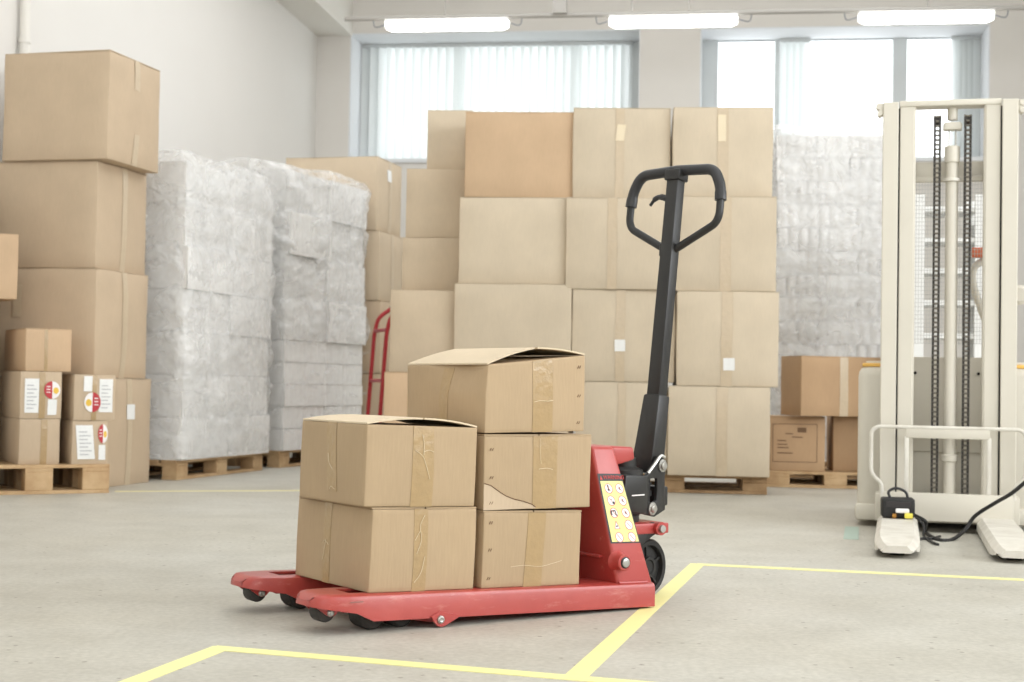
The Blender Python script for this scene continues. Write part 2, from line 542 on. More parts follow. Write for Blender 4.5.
# back wall with two window recesses
A0 = rs(350, 60, 0)[0]; A1 = rs(640, 60, 0)[0]
B0 = rs(700, 60, 0)[0]; B1 = rs(990, 60, 0)[0]
Z_LINTEL = rs(600, 29.5, 0)[1]
Z_SILL = rs(398, 167, T_GLASS)[1]
mb = MB()
rbox(mb, 0, S_END, 0, T_REC, 0, Z_SILL - .04)
rbox(mb, 0, S_END, 0, T_REC, Z_LINTEL, CEIL_Z)
rbox(mb, 0, A0, 0, T_REC, Z_SILL - .04, Z_LINTEL)
rbox(mb, A1, B0, 0, T_REC, Z_SILL - .04, Z_LINTEL)
rbox(mb, B1, S_END, 0, T_REC, Z_SILL - .04, Z_LINTEL)
structure(mb.build('wall_back', WALL_WARM))
# cool painted linings of the recesses (reveals, soffit, sill board)
for nm, s0, s1 in (('trim_1', A0, A1), ('trim_2', B0, B1)):
    mb = MB()
    rbox(mb, s0, s0 + .012, 0.004, T_GLASS, Z_SILL, Z_LINTEL)
    rbox(mb, s1 - .012, s1, 0.004, T_GLASS, Z_SILL, Z_LINTEL)
    rbox(mb, s0 + .012, s1 - .012, 0.004, T_GLASS, Z_LINTEL - .012, Z_LINTEL)
    rbox(mb, s0, s1, -0.03, T_GLASS, Z_SILL - .04, Z_SILL)
    structure(mb.build(nm, WALL_COOL))
# boxed beam along the top of the left wall, and a pipe on that wall
mb = MB(); rbox(mb, 0, A0 + .02, T_NEAR, 0, Z_LINTEL - .03, CEIL_Z)
structure(mb.build('trim_3', CEIL))
mb = MB()
pp = rm(0.05, 0, 0); 
tw = (at(10, 40, 8.95) - R0).dot(ED)
mb.cyl(rm(0.045, tw, 0.0), rm(0.045, tw, Z_LINTEL - .03), 0.03, n=14)
for z in (0.6, 1.6, 2.6, 3.6): mb.cyl(rm(0.045, tw, z), rm(0.045, tw, z + .03), 0.036, n=14)
tag(mb.build('wall_pipe', CEIL), 'white vertical pipe on the left wall beside the tall carton stack', 'pipe')


def window(name, cols, mullions, s0, s1):
    """frame with fixed panes; cols are (s0, s1) glass openings"""
    mb = MB()
    zb, zt = Z_SILL, Z_LINTEL - .012
    ztop = rs(600, 42.3, T_GLASS)[1]
    for a, b in mullions: rbox(mb, a, b, T_GLASS - .05, T_GLASS + .04, zb, zt)
    rbox(mb, s0, s1, T_GLASS - .05, T_GLASS + .04, ztop, zt)
    rbox(mb, s0, s1, T_GLASS - .05, T_GLASS + .04, zb, zb + .05)
    fr = structure(mb.build(name, FRAME))
    for a, b in cols:
        mb = MB(); rbox(mb, a, b, T_GLASS, T_GLASS + .008, zb + .05, ztop)
        mb.build('pane', GLASS, fr)
    return fr


def S(u, t=T_GLASS - .05): return rs(u, 80, t)[0]


eps = .012
window('window_1', [(S(382), S(455)), (S(461), S(570)), (S(577), S(628))],
       [(A0 + eps, S(382)), (S(455), S(461)), (S(570), S(577)), (S(628), A1 - eps)], A0 + eps, A1 - eps)
window('window_2', [(S(718), S(774.5)), (S(781.5), S(893)), (S(907), S(953))],
       [(B0 + eps, S(718)), (S(774.5), S(781.5)), (S(893), S(907)), (S(953), B1 - eps)], B0 + eps, B1 - eps)


def blind(name, label, spots, t, ang_deg, wd=.134, ztop=None):
    root = empty(name, rm(spots[len(spots) // 2], t, Z_SILL))
    tag(root, label, 'blind', 'vertical window blinds')
    zt = Z_LINTEL - .05
    rail = MB(); rbox(rail, spots[0] - .06, spots[-1] + .06, t - .02, t + .02, zt, zt + .034)
    o = rail.build('head_rail', FRAME, root)
    o.matrix_parent_inverse = Matrix.Translation(-root.location)
    first = None
    for k, s in enumerate(spots):
        ang = radians(ang_deg) - YAW_R
        if first is None:
            mb = MB()
            rows = []
            for j in range(2):
                z = [0.06, zt - Z_SILL][j]
                rows.append([(x, 0.012 * (1 - (2 * x / wd) ** 2), z) for x in [(-.5 + q / 6) * wd for q in range(7)]])
            mb.grid(rows)
            first = o = mb.build('slat', BLIND, root)
        else:
            o = first.copy(); COL.objects.link(o); o.parent = root
        p = rm(s, t, Z_SILL) - root.location
        o.location = p; o.rotation_euler = (0, 0, ang)
    return root


TB = 0.47
sA = [S(367.5 + 8.35 * k, TB) for k in range(32)]
blind('vertical_blind', 'drawn white vertical slat blind in the window behind the tall carton wall', sA, TB, 30)
sB = [S(785 + 6.4 * k, TB) for k in range(4)]
blind('vertical_blind', 'few open white blind slats hanging in the bright window above the tray stack', sB, TB, 30)
sC = [S(957 + 5.5 * k, TB) for k in range(5)]
blind('vertical_blind', 'bunched grey blind slats at the window end above the lift mast', sC, TB, 20)

# ---- lamp rail and lamps
RAIL_T = -2.1
def rr_(u, v): return rs(u, v, RAIL_T)
RAIL_Z = rr_(460, 17)[1]
rail = empty('lamp_rail', rm(rr_(640, 15)[0], RAIL_T, RAIL_Z))
tag(rail, 'long grey conduit rail above the three glowing lamps', 'rail')
def to_parent(o, p):
    o.parent = p
    o.matrix_parent_inverse = Matrix.Translation(-p.location)
    return o
mb = MB(); mb.cyl(rm(rr_(345, 18)[0], RAIL_T, RAIL_Z), rm(S_END, RAIL_T, RAIL_Z), .022, n=10)
to_parent(mb.build('tube', CONDUIT), rail)
for u, w in ((445, .006), (560, .0), (632, .008), (689, .006), (928, .008)):
    s = rr_(u, 14)[0]
    mb = MB()
    if w: mb.cyl(rm(s, RAIL_T, RAIL_Z), rm(s, RAIL_T, CEIL_Z), w, n=8)
    else: rbox(mb, s - .06, s + .06, RAIL_T - .05, RAIL_T + .05, RAIL_Z + .01, CEIL_Z)
    to_parent(mb.build('hanger', CONDUIT), rail)


def lamp(u0, u1, label):
    s0, s1 = rr_(u0, 20)[0], rr_(u1, 20)[0]
    c = (s0 + s1) / 2; L = s1 - s0 - .03
    root = empty('strip_lamp', rm(c, RAIL_T, RAIL_Z - .02), (0, 0, -YAW_R))
    tag(root, label, 'lamp', 'ceiling strip lamps')
    MB().box((0, 0, -.025), (L - .06, .10, .05)).bevel(.006).build('housing', RACK_WHITE, root)
    mb = MB()
    prof = [(-.07, 0), (-.07, -.025), (-.055, -.06), (-.03, -.076), (.03, -.076), (.055, -.06), (.07, -.025), (.07, 0)]
    rows = []
    for x, k in ((-L / 2, .72), (-L / 2 + .05, 1), (L / 2 - .05, 1), (L / 2, .72)):
        rows.append([(x, p[0] * k, -.02 + p[1] * k) for p in prof])
    mb.grid(rows)
    mb.bm.faces.new([v for v in mb.bm.verts][:8]); mb.bm.faces.new([v for v in mb.bm.verts][-8:])
    mb.build('diffuser', LAMP_GLOW, root)
    for sx in (-1, 1):
        MB().box((sx * (L / 2 - .02), 0, -.012), (.05, .13, .024)).bevel(.004).build('end_cap', RACK_WHITE, root)
        pts = [Vector((sx * (L / 2 + .01), 0, -.04)), Vector((sx * (L / 2 + .10), 0, -.06)), Vector((sx * (L / 2 + .12), 0, -.0)), Vector((sx * (L / 2 + .10), 0, .02))]
        MB().tube(smooth_path(pts, 5), .005, 6).build('cable', SACK_GREY, root)


lamp(385, 510, 'glowing strip lamp hanging left of the other two')
lamp(608, 739, 'glowing strip lamp hanging above the black handle, between two others')
lamp(857, 995, 'glowing strip lamp hanging above the cream lift mast')

# ================================================================== FLOOR LINES
def strip(name, label, a, b, w0, w1, m, z=.0012):
    """taped line on the floor from a to b (points on the floor), widths at both ends"""
    a, b = Vector(a), Vector(b)
    d = (b - a).normalized(); n = Vector((-d.y, d.x, 0))
    mb = MB()
    mb.hexa([a + n * w0 / 2, a - n * w0 / 2, b - n * w1 / 2, b + n * w1 / 2] +
            [p + Vector((0, 0, z)) for p in (a + n * w0 / 2, a - n * w0 / 2, b - n * w1 / 2, b + n * w1 / 2)])
    o = mb.build(name, m)
    return tag(o, label, 'floor tape', 'tape lines on the floor')


def gnd(u, v):
    d = ray(u, v); k = -CAM_H / d.z
    p = Vector((0, 0, CAM_H)) + d * k
    p.z = 0
    return p


LW = .05
cA = gnd(219.5, 648.5); cC = gnd(575, 677.5)
dA = (gnd(630, 683) - cA).normalized(); dD = (gnd(133, 682) - cA).normalized()
strip('floor_tape_line', 'yellow tape line running towards the viewer from the near left corner', cA - dD * .02, cA + dD * 1.3, LW, LW, FLOOR_YELLOW)
strip('floor_tape_line', 'yellow tape line along the near edge in front of the pallet truck', cA - dA * .02, cA + dA * 2.6, LW, LW, FLOOR_YELLOW, .0016)
cB = gnd(697, 564.5); dC = (cC - cB).normalized()
strip('floor_tape_line', 'yellow tape line passing under the rear of the red pallet truck', cB - dC * .02, cC, LW, LW, FLOOR_YELLOW)
dB = (gnd(1024, 580) - cB).normalized()
strip('floor_tape_line', 'yellow tape line in front of the cream lift forks', cB, cB + dB * 2.6, LW, LW, FLOOR_YELLOW, .0016)
strip('floor_tape_line', 'faded pale tape line in front of the tray pallets', gnd(115, 491.5), gnd(322, 490.5), .07, .07, FLOOR_YELLOW_OLD)
g0 = gnd(851, 526); 
strip('floor_tape_line', 'short green tape mark beside the lift housing', gnd(852, 527), gnd(851, 539.5), .06, .06, FLOOR_GREEN, .002)

# ================================================================== CARTONS
class Carton:
    """closed corrugated box; local x across the front, y into depth, z up, origin at base centre"""

    def __init__(self, label, loc, rot, w, d, h, material, group, seed=0, bulge=.006, n=7, slit='x', lift=0.0, flap_t=.005,
                 flaps=True, fback=(0, 0), rough=.003, name='cardboard_box', warp=None):
        self.w, self.d, self.h, self.seed, self.b, self.rough = w, d, h, seed, bulge, rough
        self.off = Vector((seed * 7.31, seed * 3.17, seed * 1.93))
        self.warp = warp
        self.root = empty(name, loc, rot)
        tag(self.root, label, 'box', group)
        self.lift, self.ft, self.slit = lift, flap_t if flaps else 0, slit
        self.hb = h - self.ft - (lift * 0.0)
        mb = MB()
        for f in ('front', 'back', 'left', 'right', 'top', 'bottom'):
            mb.grid([[self.pt(f, i / n, j / n) for i in range(n + 1)] for j in range(n + 1)])
        bmesh.ops.remove_doubles(mb.bm, verts=mb.bm.verts[:], dist=1e-4)
        bmesh.ops.recalc_face_normals(mb.bm, faces=mb.bm.faces[:])
        es = [e for e in mb.bm.edges if len(e.link_faces) == 2 and e.calc_face_angle(0) > 0.9]
        bmesh.ops.bevel(mb.bm, geom=es, offset=min(.005, .008 * max(w, h)), segments=2, profile=.5, affect='EDGES', clamp_overlap=True)
        self.body = mb.build('body', material, self.root, sharp=.9)
        if flaps:
            for sgn in (-1, 1):
                mb = MB()
                W = w if slit == 'x' else d
                D = d if slit == 'x' else w
                half = W / 2 - .002
                a = math.asin(min(.5, lift / half)) if lift else 0
                t = self.ft * .82
                rows = []
                nx = 6
                for j in range(2):
                    rows.append([Vector((sgn * (W / 2 - half * cos(a) * i / nx), (j - .5) * (D - .002),
                                         self.hb + .0004 + half * sin(a) * i / nx + (.004 * sin(pi * i / nx) if lift else 0))) for i in range(nx + 1)])
                lo = rows; up = [[p + Vector((0, 0, t)) for p in r] for r in rows]
                mb.grid(lo); mb.grid(up)
                mb.grid([lo[0], up[0]]); mb.grid([lo[1], up[1]])
                mb.grid([[lo[0][0], up[0][0]], [lo[1][0], up[1][0]]]); mb.grid([[lo[0][-1], up[0][-1]], [lo[1][-1], up[1][-1]]])
                bmesh.ops.remove_doubles(mb.bm, verts=mb.bm.verts[:], dist=1e-5)
                if slit == 'y': mb.map(lambda c: (c.y, c.x, c.z))
                fb = fback[0] if sgn < 0 else fback[1]
                if fb: mb.map(lambda c: (c.x, c.y, c.z + fb * (c.y / d + .5)))
                if self.warp: mb.map(lambda c: self.warp(c))
                mb.build('flap', FLAP_INNER if lift else material, self.root)

    def raw(self, f, u, v):
        w, d, h = self.w, self.d, self.hb
        if f == 'front': return Vector(((u - .5) * w, -d / 2, v * h)), Vector((0, -1, 0))
        if f == 'back': return Vector(((.5 - u) * w, d / 2, v * h)), Vector((0, 1, 0))
        if f == 'left': return Vector((-w / 2, (.5 - u) * d, v * h)), Vector((-1, 0, 0))
        if f == 'right': return Vector((w / 2, (u - .5) * d, v * h)), Vector((1, 0, 0))
        if f == 'top': return Vector(((u - .5) * w, (v - .5) * d, h)), Vector((0, 0, .25))
        return Vector(((u - .5) * w, (.5 - v) * d, 0)), Vector((0, 0, 0))

    def pt(self, f, u, v, off=0.0):
        p, n = self.raw(f, u, v)
        q = p + n * (self.b * (sin(pi * min(1, max(0, u))) * sin(pi * min(1, max(0, v)))) ** .7)
        k = noise.noise_vector(p * 6 + self.off) * self.rough
        if f == 'bottom' or p.z < 1e-6: k.z = 0
        if f == 'top' or p.z > self.hb - 1e-6: k.z *= .3
        q += k
        if self.warp: q = self.warp(q)
        return q + n.normalized() * off if n.length else q

    def decal(self, name, f, u0, u1, v0, v1, m, off=.0012, nu=2, nv=8, shear=0.0, wob=0.0, label=None, parent=None):
        """thin sheet that lies on a face; u, v are fractions of the face"""
        mb = MB()
        rows = []
        for j in range(nv + 1):
            v = v0 + (v1 - v0) * j / nv
            r = []
            for i in range(nu + 1):
                u = u0 + (u1 - u0) * i / nu + shear * (j / nv - .5)
                r.append(self.pt(f, u, v, off + wob * .35 * (.5 + .5 * noise.noise(Vector((u * 9, v * 14, self.seed))))))
            rows.append(r)
        mb.grid(rows)
        bot = [[mb_p for mb_p in r] for r in rows]
        mb.bm.normal_update()
        geom = bmesh.ops.solidify(mb.bm, geom=mb.bm.faces[:], thickness=.0006)
        o = mb.build(name, m, parent or self.root)
        if label: o['label'] = label
        return o

    def disc(self, name, f, uc, vc, ru, rv, m, off, a0=0, a1=2 * pi, n=18, parent=None, inner=0.0):
        mb = MB()
        pts = []
        for k in range(n + 1):
            a = a0 + (a1 - a0) * k / n
            pts.append((uc + ru * cos(a), vc + rv * sin(a)))
        if inner:
            rows = [[self.pt(f, uc + (p[0] - uc) * s, vc + (p[1] - vc) * s, off) for p in pts] for s in (inner, 1)]
            mb.grid(rows)
        else:
            c = mb.bm.verts.new(self.pt(f, uc, vc, off))
            vs = [mb.bm.verts.new(self.pt(f, p[0], p[1], off)) for p in pts]
            for a, b in zip(vs, vs[1:]): mb.bm.faces.new((c, a, b))
            bmesh.ops.remove_doubles(mb.bm, verts=mb.bm.verts[:], dist=1e-6)
        return mb.build(name, m, parent or self.root)


def face_box(label, u0, u1, vt, Y, yaw_deg, depth, zb, material, group, vb=None, **kw):
    """carton whose front face is seen from u0 to u1 with its top edge at vt; Y is the distance of the front left corner"""
    yaw = radians(yaw_deg)
    c, s = cos(yaw), sin(yaw)
    if vb is None:
        vb = vt + 80
    P = at(u0, (vt + vb) / 2, Y)
    d = ray(u1, (vt + vb) / 2); k = d.x / d.y
    w = (k * P.y - P.x) / (c - k * s)
    top = at(u0, vt, Y).z
    base = Vector((P.x, P.y, zb)) + Vector((c, s, 0)) * (w / 2) + Vector((-s, c, 0)) * (depth / 2)
    return Carton(label, base, (0, 0, yaw), w, depth, top - zb, material, group, **kw), top


PAL_H = .105


def pallet(label, loc, yaw, L, W, H, group, m=WOOD, seed=1):
    """wooden pallet: x is length (stringer direction of the boards below), y depth"""
    root = empty('wooden_pallet', loc, (0, 0, yaw))
    tag(root, label, 'pallet', group)
    rnd = random.Random(seed)
    tb = .018
    hb = H - 3 * tb
    # bottom skids along x, blocks, cross boards along y, deck along x
    for j, y in enumerate((-W / 2 + .05, 0, W / 2 - .05)):
        MB().box((0, y, tb / 2), (L, .10, tb)).bevel(.002, 1).build('skid', m, root)
        for x in (-L / 2 + .07, 0, L / 2 - .07):
            MB().box((x, y, tb + hb / 2), (.14, .10, hb)).bevel(.003, 1).build('block', m, root)
    for x in (-L / 2 + .07, 0, L / 2 - .07):
        MB().box((x, 0, tb * 1.5 + hb), (.14, W, tb)).bevel(.002, 1).build('cross_board', m, root)
    nb = 7
    for k in range(nb):
        y = -W / 2 + .055 + (W - .11) * k / (nb - 1)
        MB().box((rnd.uniform(-.008, .008), y, H - tb / 2), (L, .098, tb)).bevel(.002, 1).build('deck_board', m, root)
    return root


# ---- carton wall at the back: two pallets
WYAW = radians(-6)
pC = at(767, 490, 8.62)
cW = Vector((cos(WYAW), sin(WYAW), 0)); cN = Vector((-sin(WYAW), cos(WYAW), 0))
PL1 = 1.08
base = Vector((pC.x, pC.y, 0)) - cW * (PL1 / 2) + cN * .40
pallet('pallet under the right half of the tall carton wall', base, WYAW, PL1, .80, PAL_H, 'pallets', WOOD_OLD, 3)
base2 = base - cW * (PL1 + .16)
pallet('pallet under the left half of the tall carton wall', base2, WYAW, PL1 + .1, .80, PAL_H, 'pallets', WOOD_OLD, 4)

GW = 'cartons of the tall carton wall'
def col(items, Y, yaw, depth, zb):
    """items from bottom to top: (label, u0, u1, vt, material, kwargs)"""
    out = []
    for k, it in enumerate(items):
        lab, u0, u1, vt, m = it[:5]
        kw = dict(it[5]) if len(it) > 5 else {}
        dy = kw.pop('dy', 0); dyaw = kw.pop('dyaw', 0); dp = kw.pop('depth', depth)
        c, zb = face_box(lab, u0, u1, vt, Y + dy, yaw + dyaw, dp, zb, m, GW, seed=k + int(u0), n=5, bulge=.010, rough=.004, **kw)
        zb += .001
        out.append(c)
    return out


R3 = col([('bottom carton of the wall column right of the black handle', 668, 770, 385.5, K_PALE),
          ('second carton from below right of the black handle, with a white square label', 677, 779, 290.5, K_PALE, dict(dyaw=2)),
          ('third carton from below in the column right of the black handle', 675, 776.5, 196, K_PALE, dict(dy=.03)),
          ('topmost carton of the wall column right of the black handle', 673, 773, 107, K_PALE, dict(dyaw=1, dy=.05))], 8.60, -6, .52, PAL_H)
for k, c in enumerate(R3):
    u0 = (.53, .49, .50, .50)[k]
    c.decal('tape', 'front', u0 - .055, u0 + .055, 0.0, 1.0, TAPE_PALE, off=.002)
R3[1].decal('paper_label', 'front', .46, .57, .17, .30, WHITE_PAPER, off=.004, label='small white square paper label')
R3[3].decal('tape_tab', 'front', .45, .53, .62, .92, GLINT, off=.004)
R2 = col([('bottom carton of the wall column just left of the black handle', 576, 667, 381, K_PALE),
          ('second carton from below left of the handle, white label at its middle', 572, 675, 289, K_PALE, dict(dyaw=1)),
          ('third carton from below in the column behind the handle loop', 566, 672, 197, K_PALE, dict(dyaw=-1)),
          ('top carton with a shiny tape patch above the handle loop', 573, 670.5, 107.5, K_PALE, dict(dyaw=2, dy=.03))], 8.70, -6, .52, PAL_H)
for k, c in enumerate(R2):
    u0 = (.5, .47, .44, .48)[k]
    c.decal('tape', 'front', u0 - .045, u0 + .045, 0.0, 1.0, TAPE_PALE, off=.002)
R2[1].decal('paper_label', 'front', .42, .52, .33, .46, WHITE_PAPER, off=.004, label='small white square paper label')
R2[3].decal('tape_tab', 'front', .44, .53, .64, .82, GLINT, off=.004, shear=.02, wob=.003)
R1 = col([('bottom carton behind the loaded cartons on the truck', 458, 568, 372, K_PALE),
          ('wide carton right above the tallest carton of the truck load', 454, 571.5, 283, K_PALE, dict(dy=-.03)),
          ('carton under the orange carton in the carton wall', 459, 566, 197, K_PALE),
          ('orange brown carton on top of the carton wall', 465, 574, 111.5, K_ORANGE, dict(dyaw=2))], 8.80, -6, .52, PAL_H)
L1 = col([('lowest carton left of the wall, almost hidden by the truck load', 398, 452, 372, K_SOFT),
          ('plain carton standing behind the truck load right of the red sack truck', 390, 455, 289.5, K_SOFT, dict(dyaw=2, dy=-.05))], 8.90, -6, .50, PAL_H)
zt = L1[-1].root.location.z + L1[-1].h + .001
L2 = []
zb = zt
for lab, u0, u1, vt, Y, seed in (('small carton below two others at the left of the carton wall', 402, 466, 237, 9.05, 31),
                                 ('carton between two others at the left edge of the carton wall', 406, 470, 168.5, 9.06, 32),
                                 ('topmost carton at the left edge, right below the blind slats', 427, 472, 110, 9.30, 33)):
    c, zb = face_box(lab, u0, u1, vt, Y, -4, .36, zb, K_PALE if seed == 33 else K_SOFT, GW, seed=seed, n=5, bulge=.008, rough=.003)
    zb += .001
    L2.append(c)
# warm small carton in front of the wall, just behind the truck load
c, _ = face_box('small warm brown carton peeking out left of the truck load', 383.5, 425, 371.5, 8.15, -5, .34, 0.0, K_ORANGE, 'small cartons on the floor', seed=44, n=5, bulge=.004)
c.decal('tape', 'front', .58, .68, 0, 1, TAPE, off=.002)

# ---- column of cartons behind the wrapped trays
GG = 'cartons of the column beside the red sack truck'
zb = 0.0
for k, (u0, u1, vt, lab) in enumerate(((292, 383, 420, 'lowest carton of the column behind the red sack truck'),
                                       (292, 383, 372, 'second carton from below behind the red sack truck'),
                                       (288, 380, 300, 'middle carton of the column behind the red sack truck'),
                                       (286, 379, 231, 'second carton from the top behind the wrapped trays'),
                                       (285, 377, 158, 'topmost carton of the column behind the wrapped trays'))):
    c, zb = face_box(lab, u0, u1, vt, 11.9, -14, .60, zb, K_MID if k < 3 else K_SOFT, GG, seed=50 + k, n=5, bulge=.010)
    zb += .001
    c.decal('tape', 'right', .44, .56, 0, 1, TAPE_PALE, off=.002)
    if k == 4: c.decal('paper_label', 'right', .36, .52, .72, .88, WHITE_PAPER, off=.005, label='white paper label')

# ---- tall stack at the left
GS = 'big cartons of the left stack'
zb = 0.0
SB = []
for k, (u0, u1, vt, Y, yw, lab) in enumerate(((-2, 101, 376, 8.36, -14, 'lowest big carton of the left stack with a small white tag'),
                                              (-8, 96, 268, 8.36, -15, 'big carton second from below in the left stack'),
                                              (-4, 97, 162, 8.36, -14, 'big carton second from the top in the left stack'),
                                              (4, 109, 54, 8.33, -15, 'topmost big carton of the left stack'))):
    c, zb = face_box(lab, u0, u1, vt, Y, yw, .57, zb, K_MID, GS, seed=60 + k, n=7, bulge=.012, rough=.006)
    zb += .001
    SB.append(c)
    if k: c.decal('tape', 'right', .46, .56, .0, .30 if k == 3 else 1, TAPE_PALE, off=.002)
    if k: c.decal('tape', 'right', .46, .56, .72, 1.0, TAPE_PALE, off=.003)
SB[0].decal('paper_label', 'right', .46, .62, .62, .76, WHITE_PAPER, off=.005, label='small white paper tag')
SB[0].decal('tape', 'right', .48, .58, 0, 1, TAPE_PALE, off=.002)
SB[1].decal('tape_tab', 'front', .22, .30, .55, .85, TAPE_PALE, off=.005, wob=.003)

# ---- pallet with labelled cartons at the left edge
PY = radians(30)
po = Vector((-2.40 * .874, 9.02 * .874, 0))
pu = Vector((-cos(PY), -sin(PY), 0)); pv = Vector((-sin(PY), cos(PY), 0))
LPH = .15
pallet('pallet carrying the labelled cartons at the left edge', po + pu * .36 + pv * .26, PY, .72, .52, LPH, 'pallets', WOOD, 5)


def sticker(c, f, uc, vc, ru, rv, flip=1):
    """oval white sticker, one half red with white strokes, a yellow disc on the other"""
    o = c.disc('sticker', f, uc, vc, ru, rv, LABEL_WHITE, .0046)
    c.disc('red_half', f, uc, vc, ru, rv, STICKER_RED, .0050, pi / 2 if flip > 0 else -pi / 2, pi * 1.5 if flip > 0 else pi / 2, parent=o)
    c.disc('yellow_disc', f, uc + flip * ru * .45, vc - rv * .05, ru * .36, rv * .36, STICKER_YELLOW, .0054, parent=o)
    for k in range(3):
        y = vc + rv * (-.3 + .32 * k)
        c.decal('white_stroke', f, uc - flip * ru * .70, uc - flip * ru * .22, y, y + rv * .10, LABEL_WHITE, off=.0052, nu=2, nv=1, parent=o)


def paper(c, f, u0, u1, v0, v1, lines=7, shear=0.0):
    o = c.decal('paper_label', f, u0, u1, v0, v1, WHITE_PAPER, off=.004, nu=4, nv=6, shear=shear, label='white shipping label')
    for k in range(lines):
        y = v0 + (v1 - v0) * (.12 + .78 * k / lines)
        sh = shear * ((y - v0) / (v1 - v0) - .5)
        c.decal('print_line', f, u0 + (u1 - u0) * .15 + sh, u0 + (u1 - u0) * (.85 if k % 2 else .65) + sh, y, y + (v1 - v0) * .03, PRINT_GREY, off=.0052, nu=2, nv=1, parent=o)


GL = 'labelled cartons on the left pallet'
def lp(label, u, Y, w, d, h, zb, yaw=30, m=K_MID, seed=0):
    P = at(u, 420, Y)
    a = radians(yaw)
    base = Vector((P.x, P.y, zb)) + Vector((cos(a), sin(a), 0)) * w / 2 + Vector((-sin(a), cos(a), 0)) * d / 2
    return Carton(label, base, (0, 0, a), w, d, h, m, GL, seed=seed, n=5, bulge=.005, rough=.003)


s_ = .874
b1 = lp('lower left carton on the left pallet with a tape strip and no labels', 19.5, 7.70, .205, .46, .236, LPH, seed=71)
b1.decal('tape', 'front', .52, .68, 0, 1, TAPE, off=.002)
z2 = LPH + .237
b2 = lp('carton with white and red labels, directly above the unlabelled taped carton', 19.5, 7.70, .208, .46, .243, z2, seed=72)
b2.decal('tape', 'front', .45, .60, 0, 1, TAPE, off=.002)
paper(b2, 'front', .10, .44, .12, .86)
sticker(b2, 'front', .76, .62, .20, .19, 1)
b2.decal('barcode_label', 'front', .66, .88, .08, .42, WHITE_PAPER, off=.0042, nu=2, nv=3, label='narrow white label')
b3 = lp('lower right labelled carton at the right end of the left pallet', 72.5, 7.80, .185, .40, .228, LPH, seed=73)
paper(b3, 'front', .12, .60, .12, .92, shear=-.08)
sticker(b3, 'front', .86, .72, .14, .22, 1)
b3.decal('barcode_label', 'front', .74, .93, .10, .46, WHITE_PAPER, off=.0042, nu=2, nv=3, label='narrow white label')
b4 = lp('upper right labelled carton at the right end of the left pallet', 73.5, 7.80, .215, .40, .24, LPH + .229, seed=74)
b4.decal('tape', 'front', .42, .54, 0, 1, TAPE, off=.002)
paper(b4, 'front', .60, .93, .18, .92)
sticker(b4, 'front', .44, .40, .20, .22, -1)
b4.decal('barcode_label', 'front', .22, .42, .64, .98, WHITE_PAPER, off=.0042, nu=2, nv=3, label='narrow white label')
b5 = lp('plain carton lying on top of the two labelled carton stacks', 24, 7.72, .232, .52, .222, z2 + .244, m=K_ORANGE, seed=75)
b5.decal('tape', 'front', .40, .47, 0, 1, TAPE, off=.0015)
# narrow column behind them at the very edge of the picture
GE = 'cartons of the column at the left picture edge'
pe = po + pu * .715 + pv * .42
zb = LPH
for k, (h, du, w, lab, m) in enumerate(((.285, 0, .26, 'lowest carton of the column behind the labelled cartons', K_MID),
                                        (.285, 0, .26, 'second carton from below in the column behind the labelled cartons', K_MID),
                                        (.285, .0, .38, 'third carton from below at the left picture edge', K_ORANGE),
                                        (.345, -.08, .40, 'fourth carton, jutting out right at the left picture edge', K_ORANGE),
                                        (.235, -.015, .30, 'topmost carton of the column at the left picture edge', K_PALE))):
    Carton(lab, pe + pu * du + Vector((0, 0, zb)), (0, 0, PY), w, .26, h, m, GE, seed=80 + k, n=5, bulge=.004, rough=.003)
    zb += h + .001

# ---- right side: pallet with three brown cartons in front of the wrapped trays
RYAW = radians(-6)
GR = 'brown cartons on the right pallet'
pr = at(770, 487, 9.33)
rW = Vector((cos(RYAW), sin(RYAW), 0)); rN = Vector((-sin(RYAW), cos(RYAW), 0))
pallet('pallet under the brown cartons left of the lift', Vector((pr.x, pr.y, 0)) + rW * .40 + rN * .36, RYAW, .84, .70, .10, 'pallets', WOOD, 6)
q1, z1 = face_box('brown carton with printed outline on the right pallet', 769.5, 825, 416, 9.36, -6, .40, .101, K_BROWN, GR, seed=91, n=5, bulge=.003)
def outline(c, f, u0, u1, v0, v1, tu, tv, m):
    for a, b, d, e in ((u0, u1, v0, v0 + tv), (u0, u1, v1 - tv, v1), (u0, u0 + tu, v0, v1), (u1 - tu, u1, v0, v1)):
        c.decal('printed_line', f, a, b, d, e, m, off=.0012, nu=3, nv=3)
outline(q1, 'front', .05, .86, .16, .88, .012, .012, PRINT_BROWN)
q1.decal('printed_mark', 'front', .50, .66, .72, .81, PRINT_BROWN, off=.0012, nu=2, nv=2)
for k, (a, b, v) in enumerate(((.28, .42, .68), (.40, .60, .62), (.14, .30, .55), (.14, .32, .48), (.14, .34, .42), (.14, .42, .32))):
    q1.decal('printed_text', 'front', a, b, v, v + .02, PRINT_BROWN, off=.0012, nu=2, nv=1)
q2, z2b = face_box('plain brown carton beside the printed carton, next to the lift', 833, 890, 416, 9.42, -6, .40, .101, K_BROWN, GR, seed=92, n=5, bulge=.003)
zz = max(z1, z2b) + .001
q3, _ = face_box('long carton lying across the two brown cartons', 801, 884, 355.5, 9.20, 14, .30, zz, K_BROWN, GR, seed=93, n=5, bulge=.004)
q3.decal('tape', 'front', .46, .56, 0, 1, TAPE_PALE, off=.002)

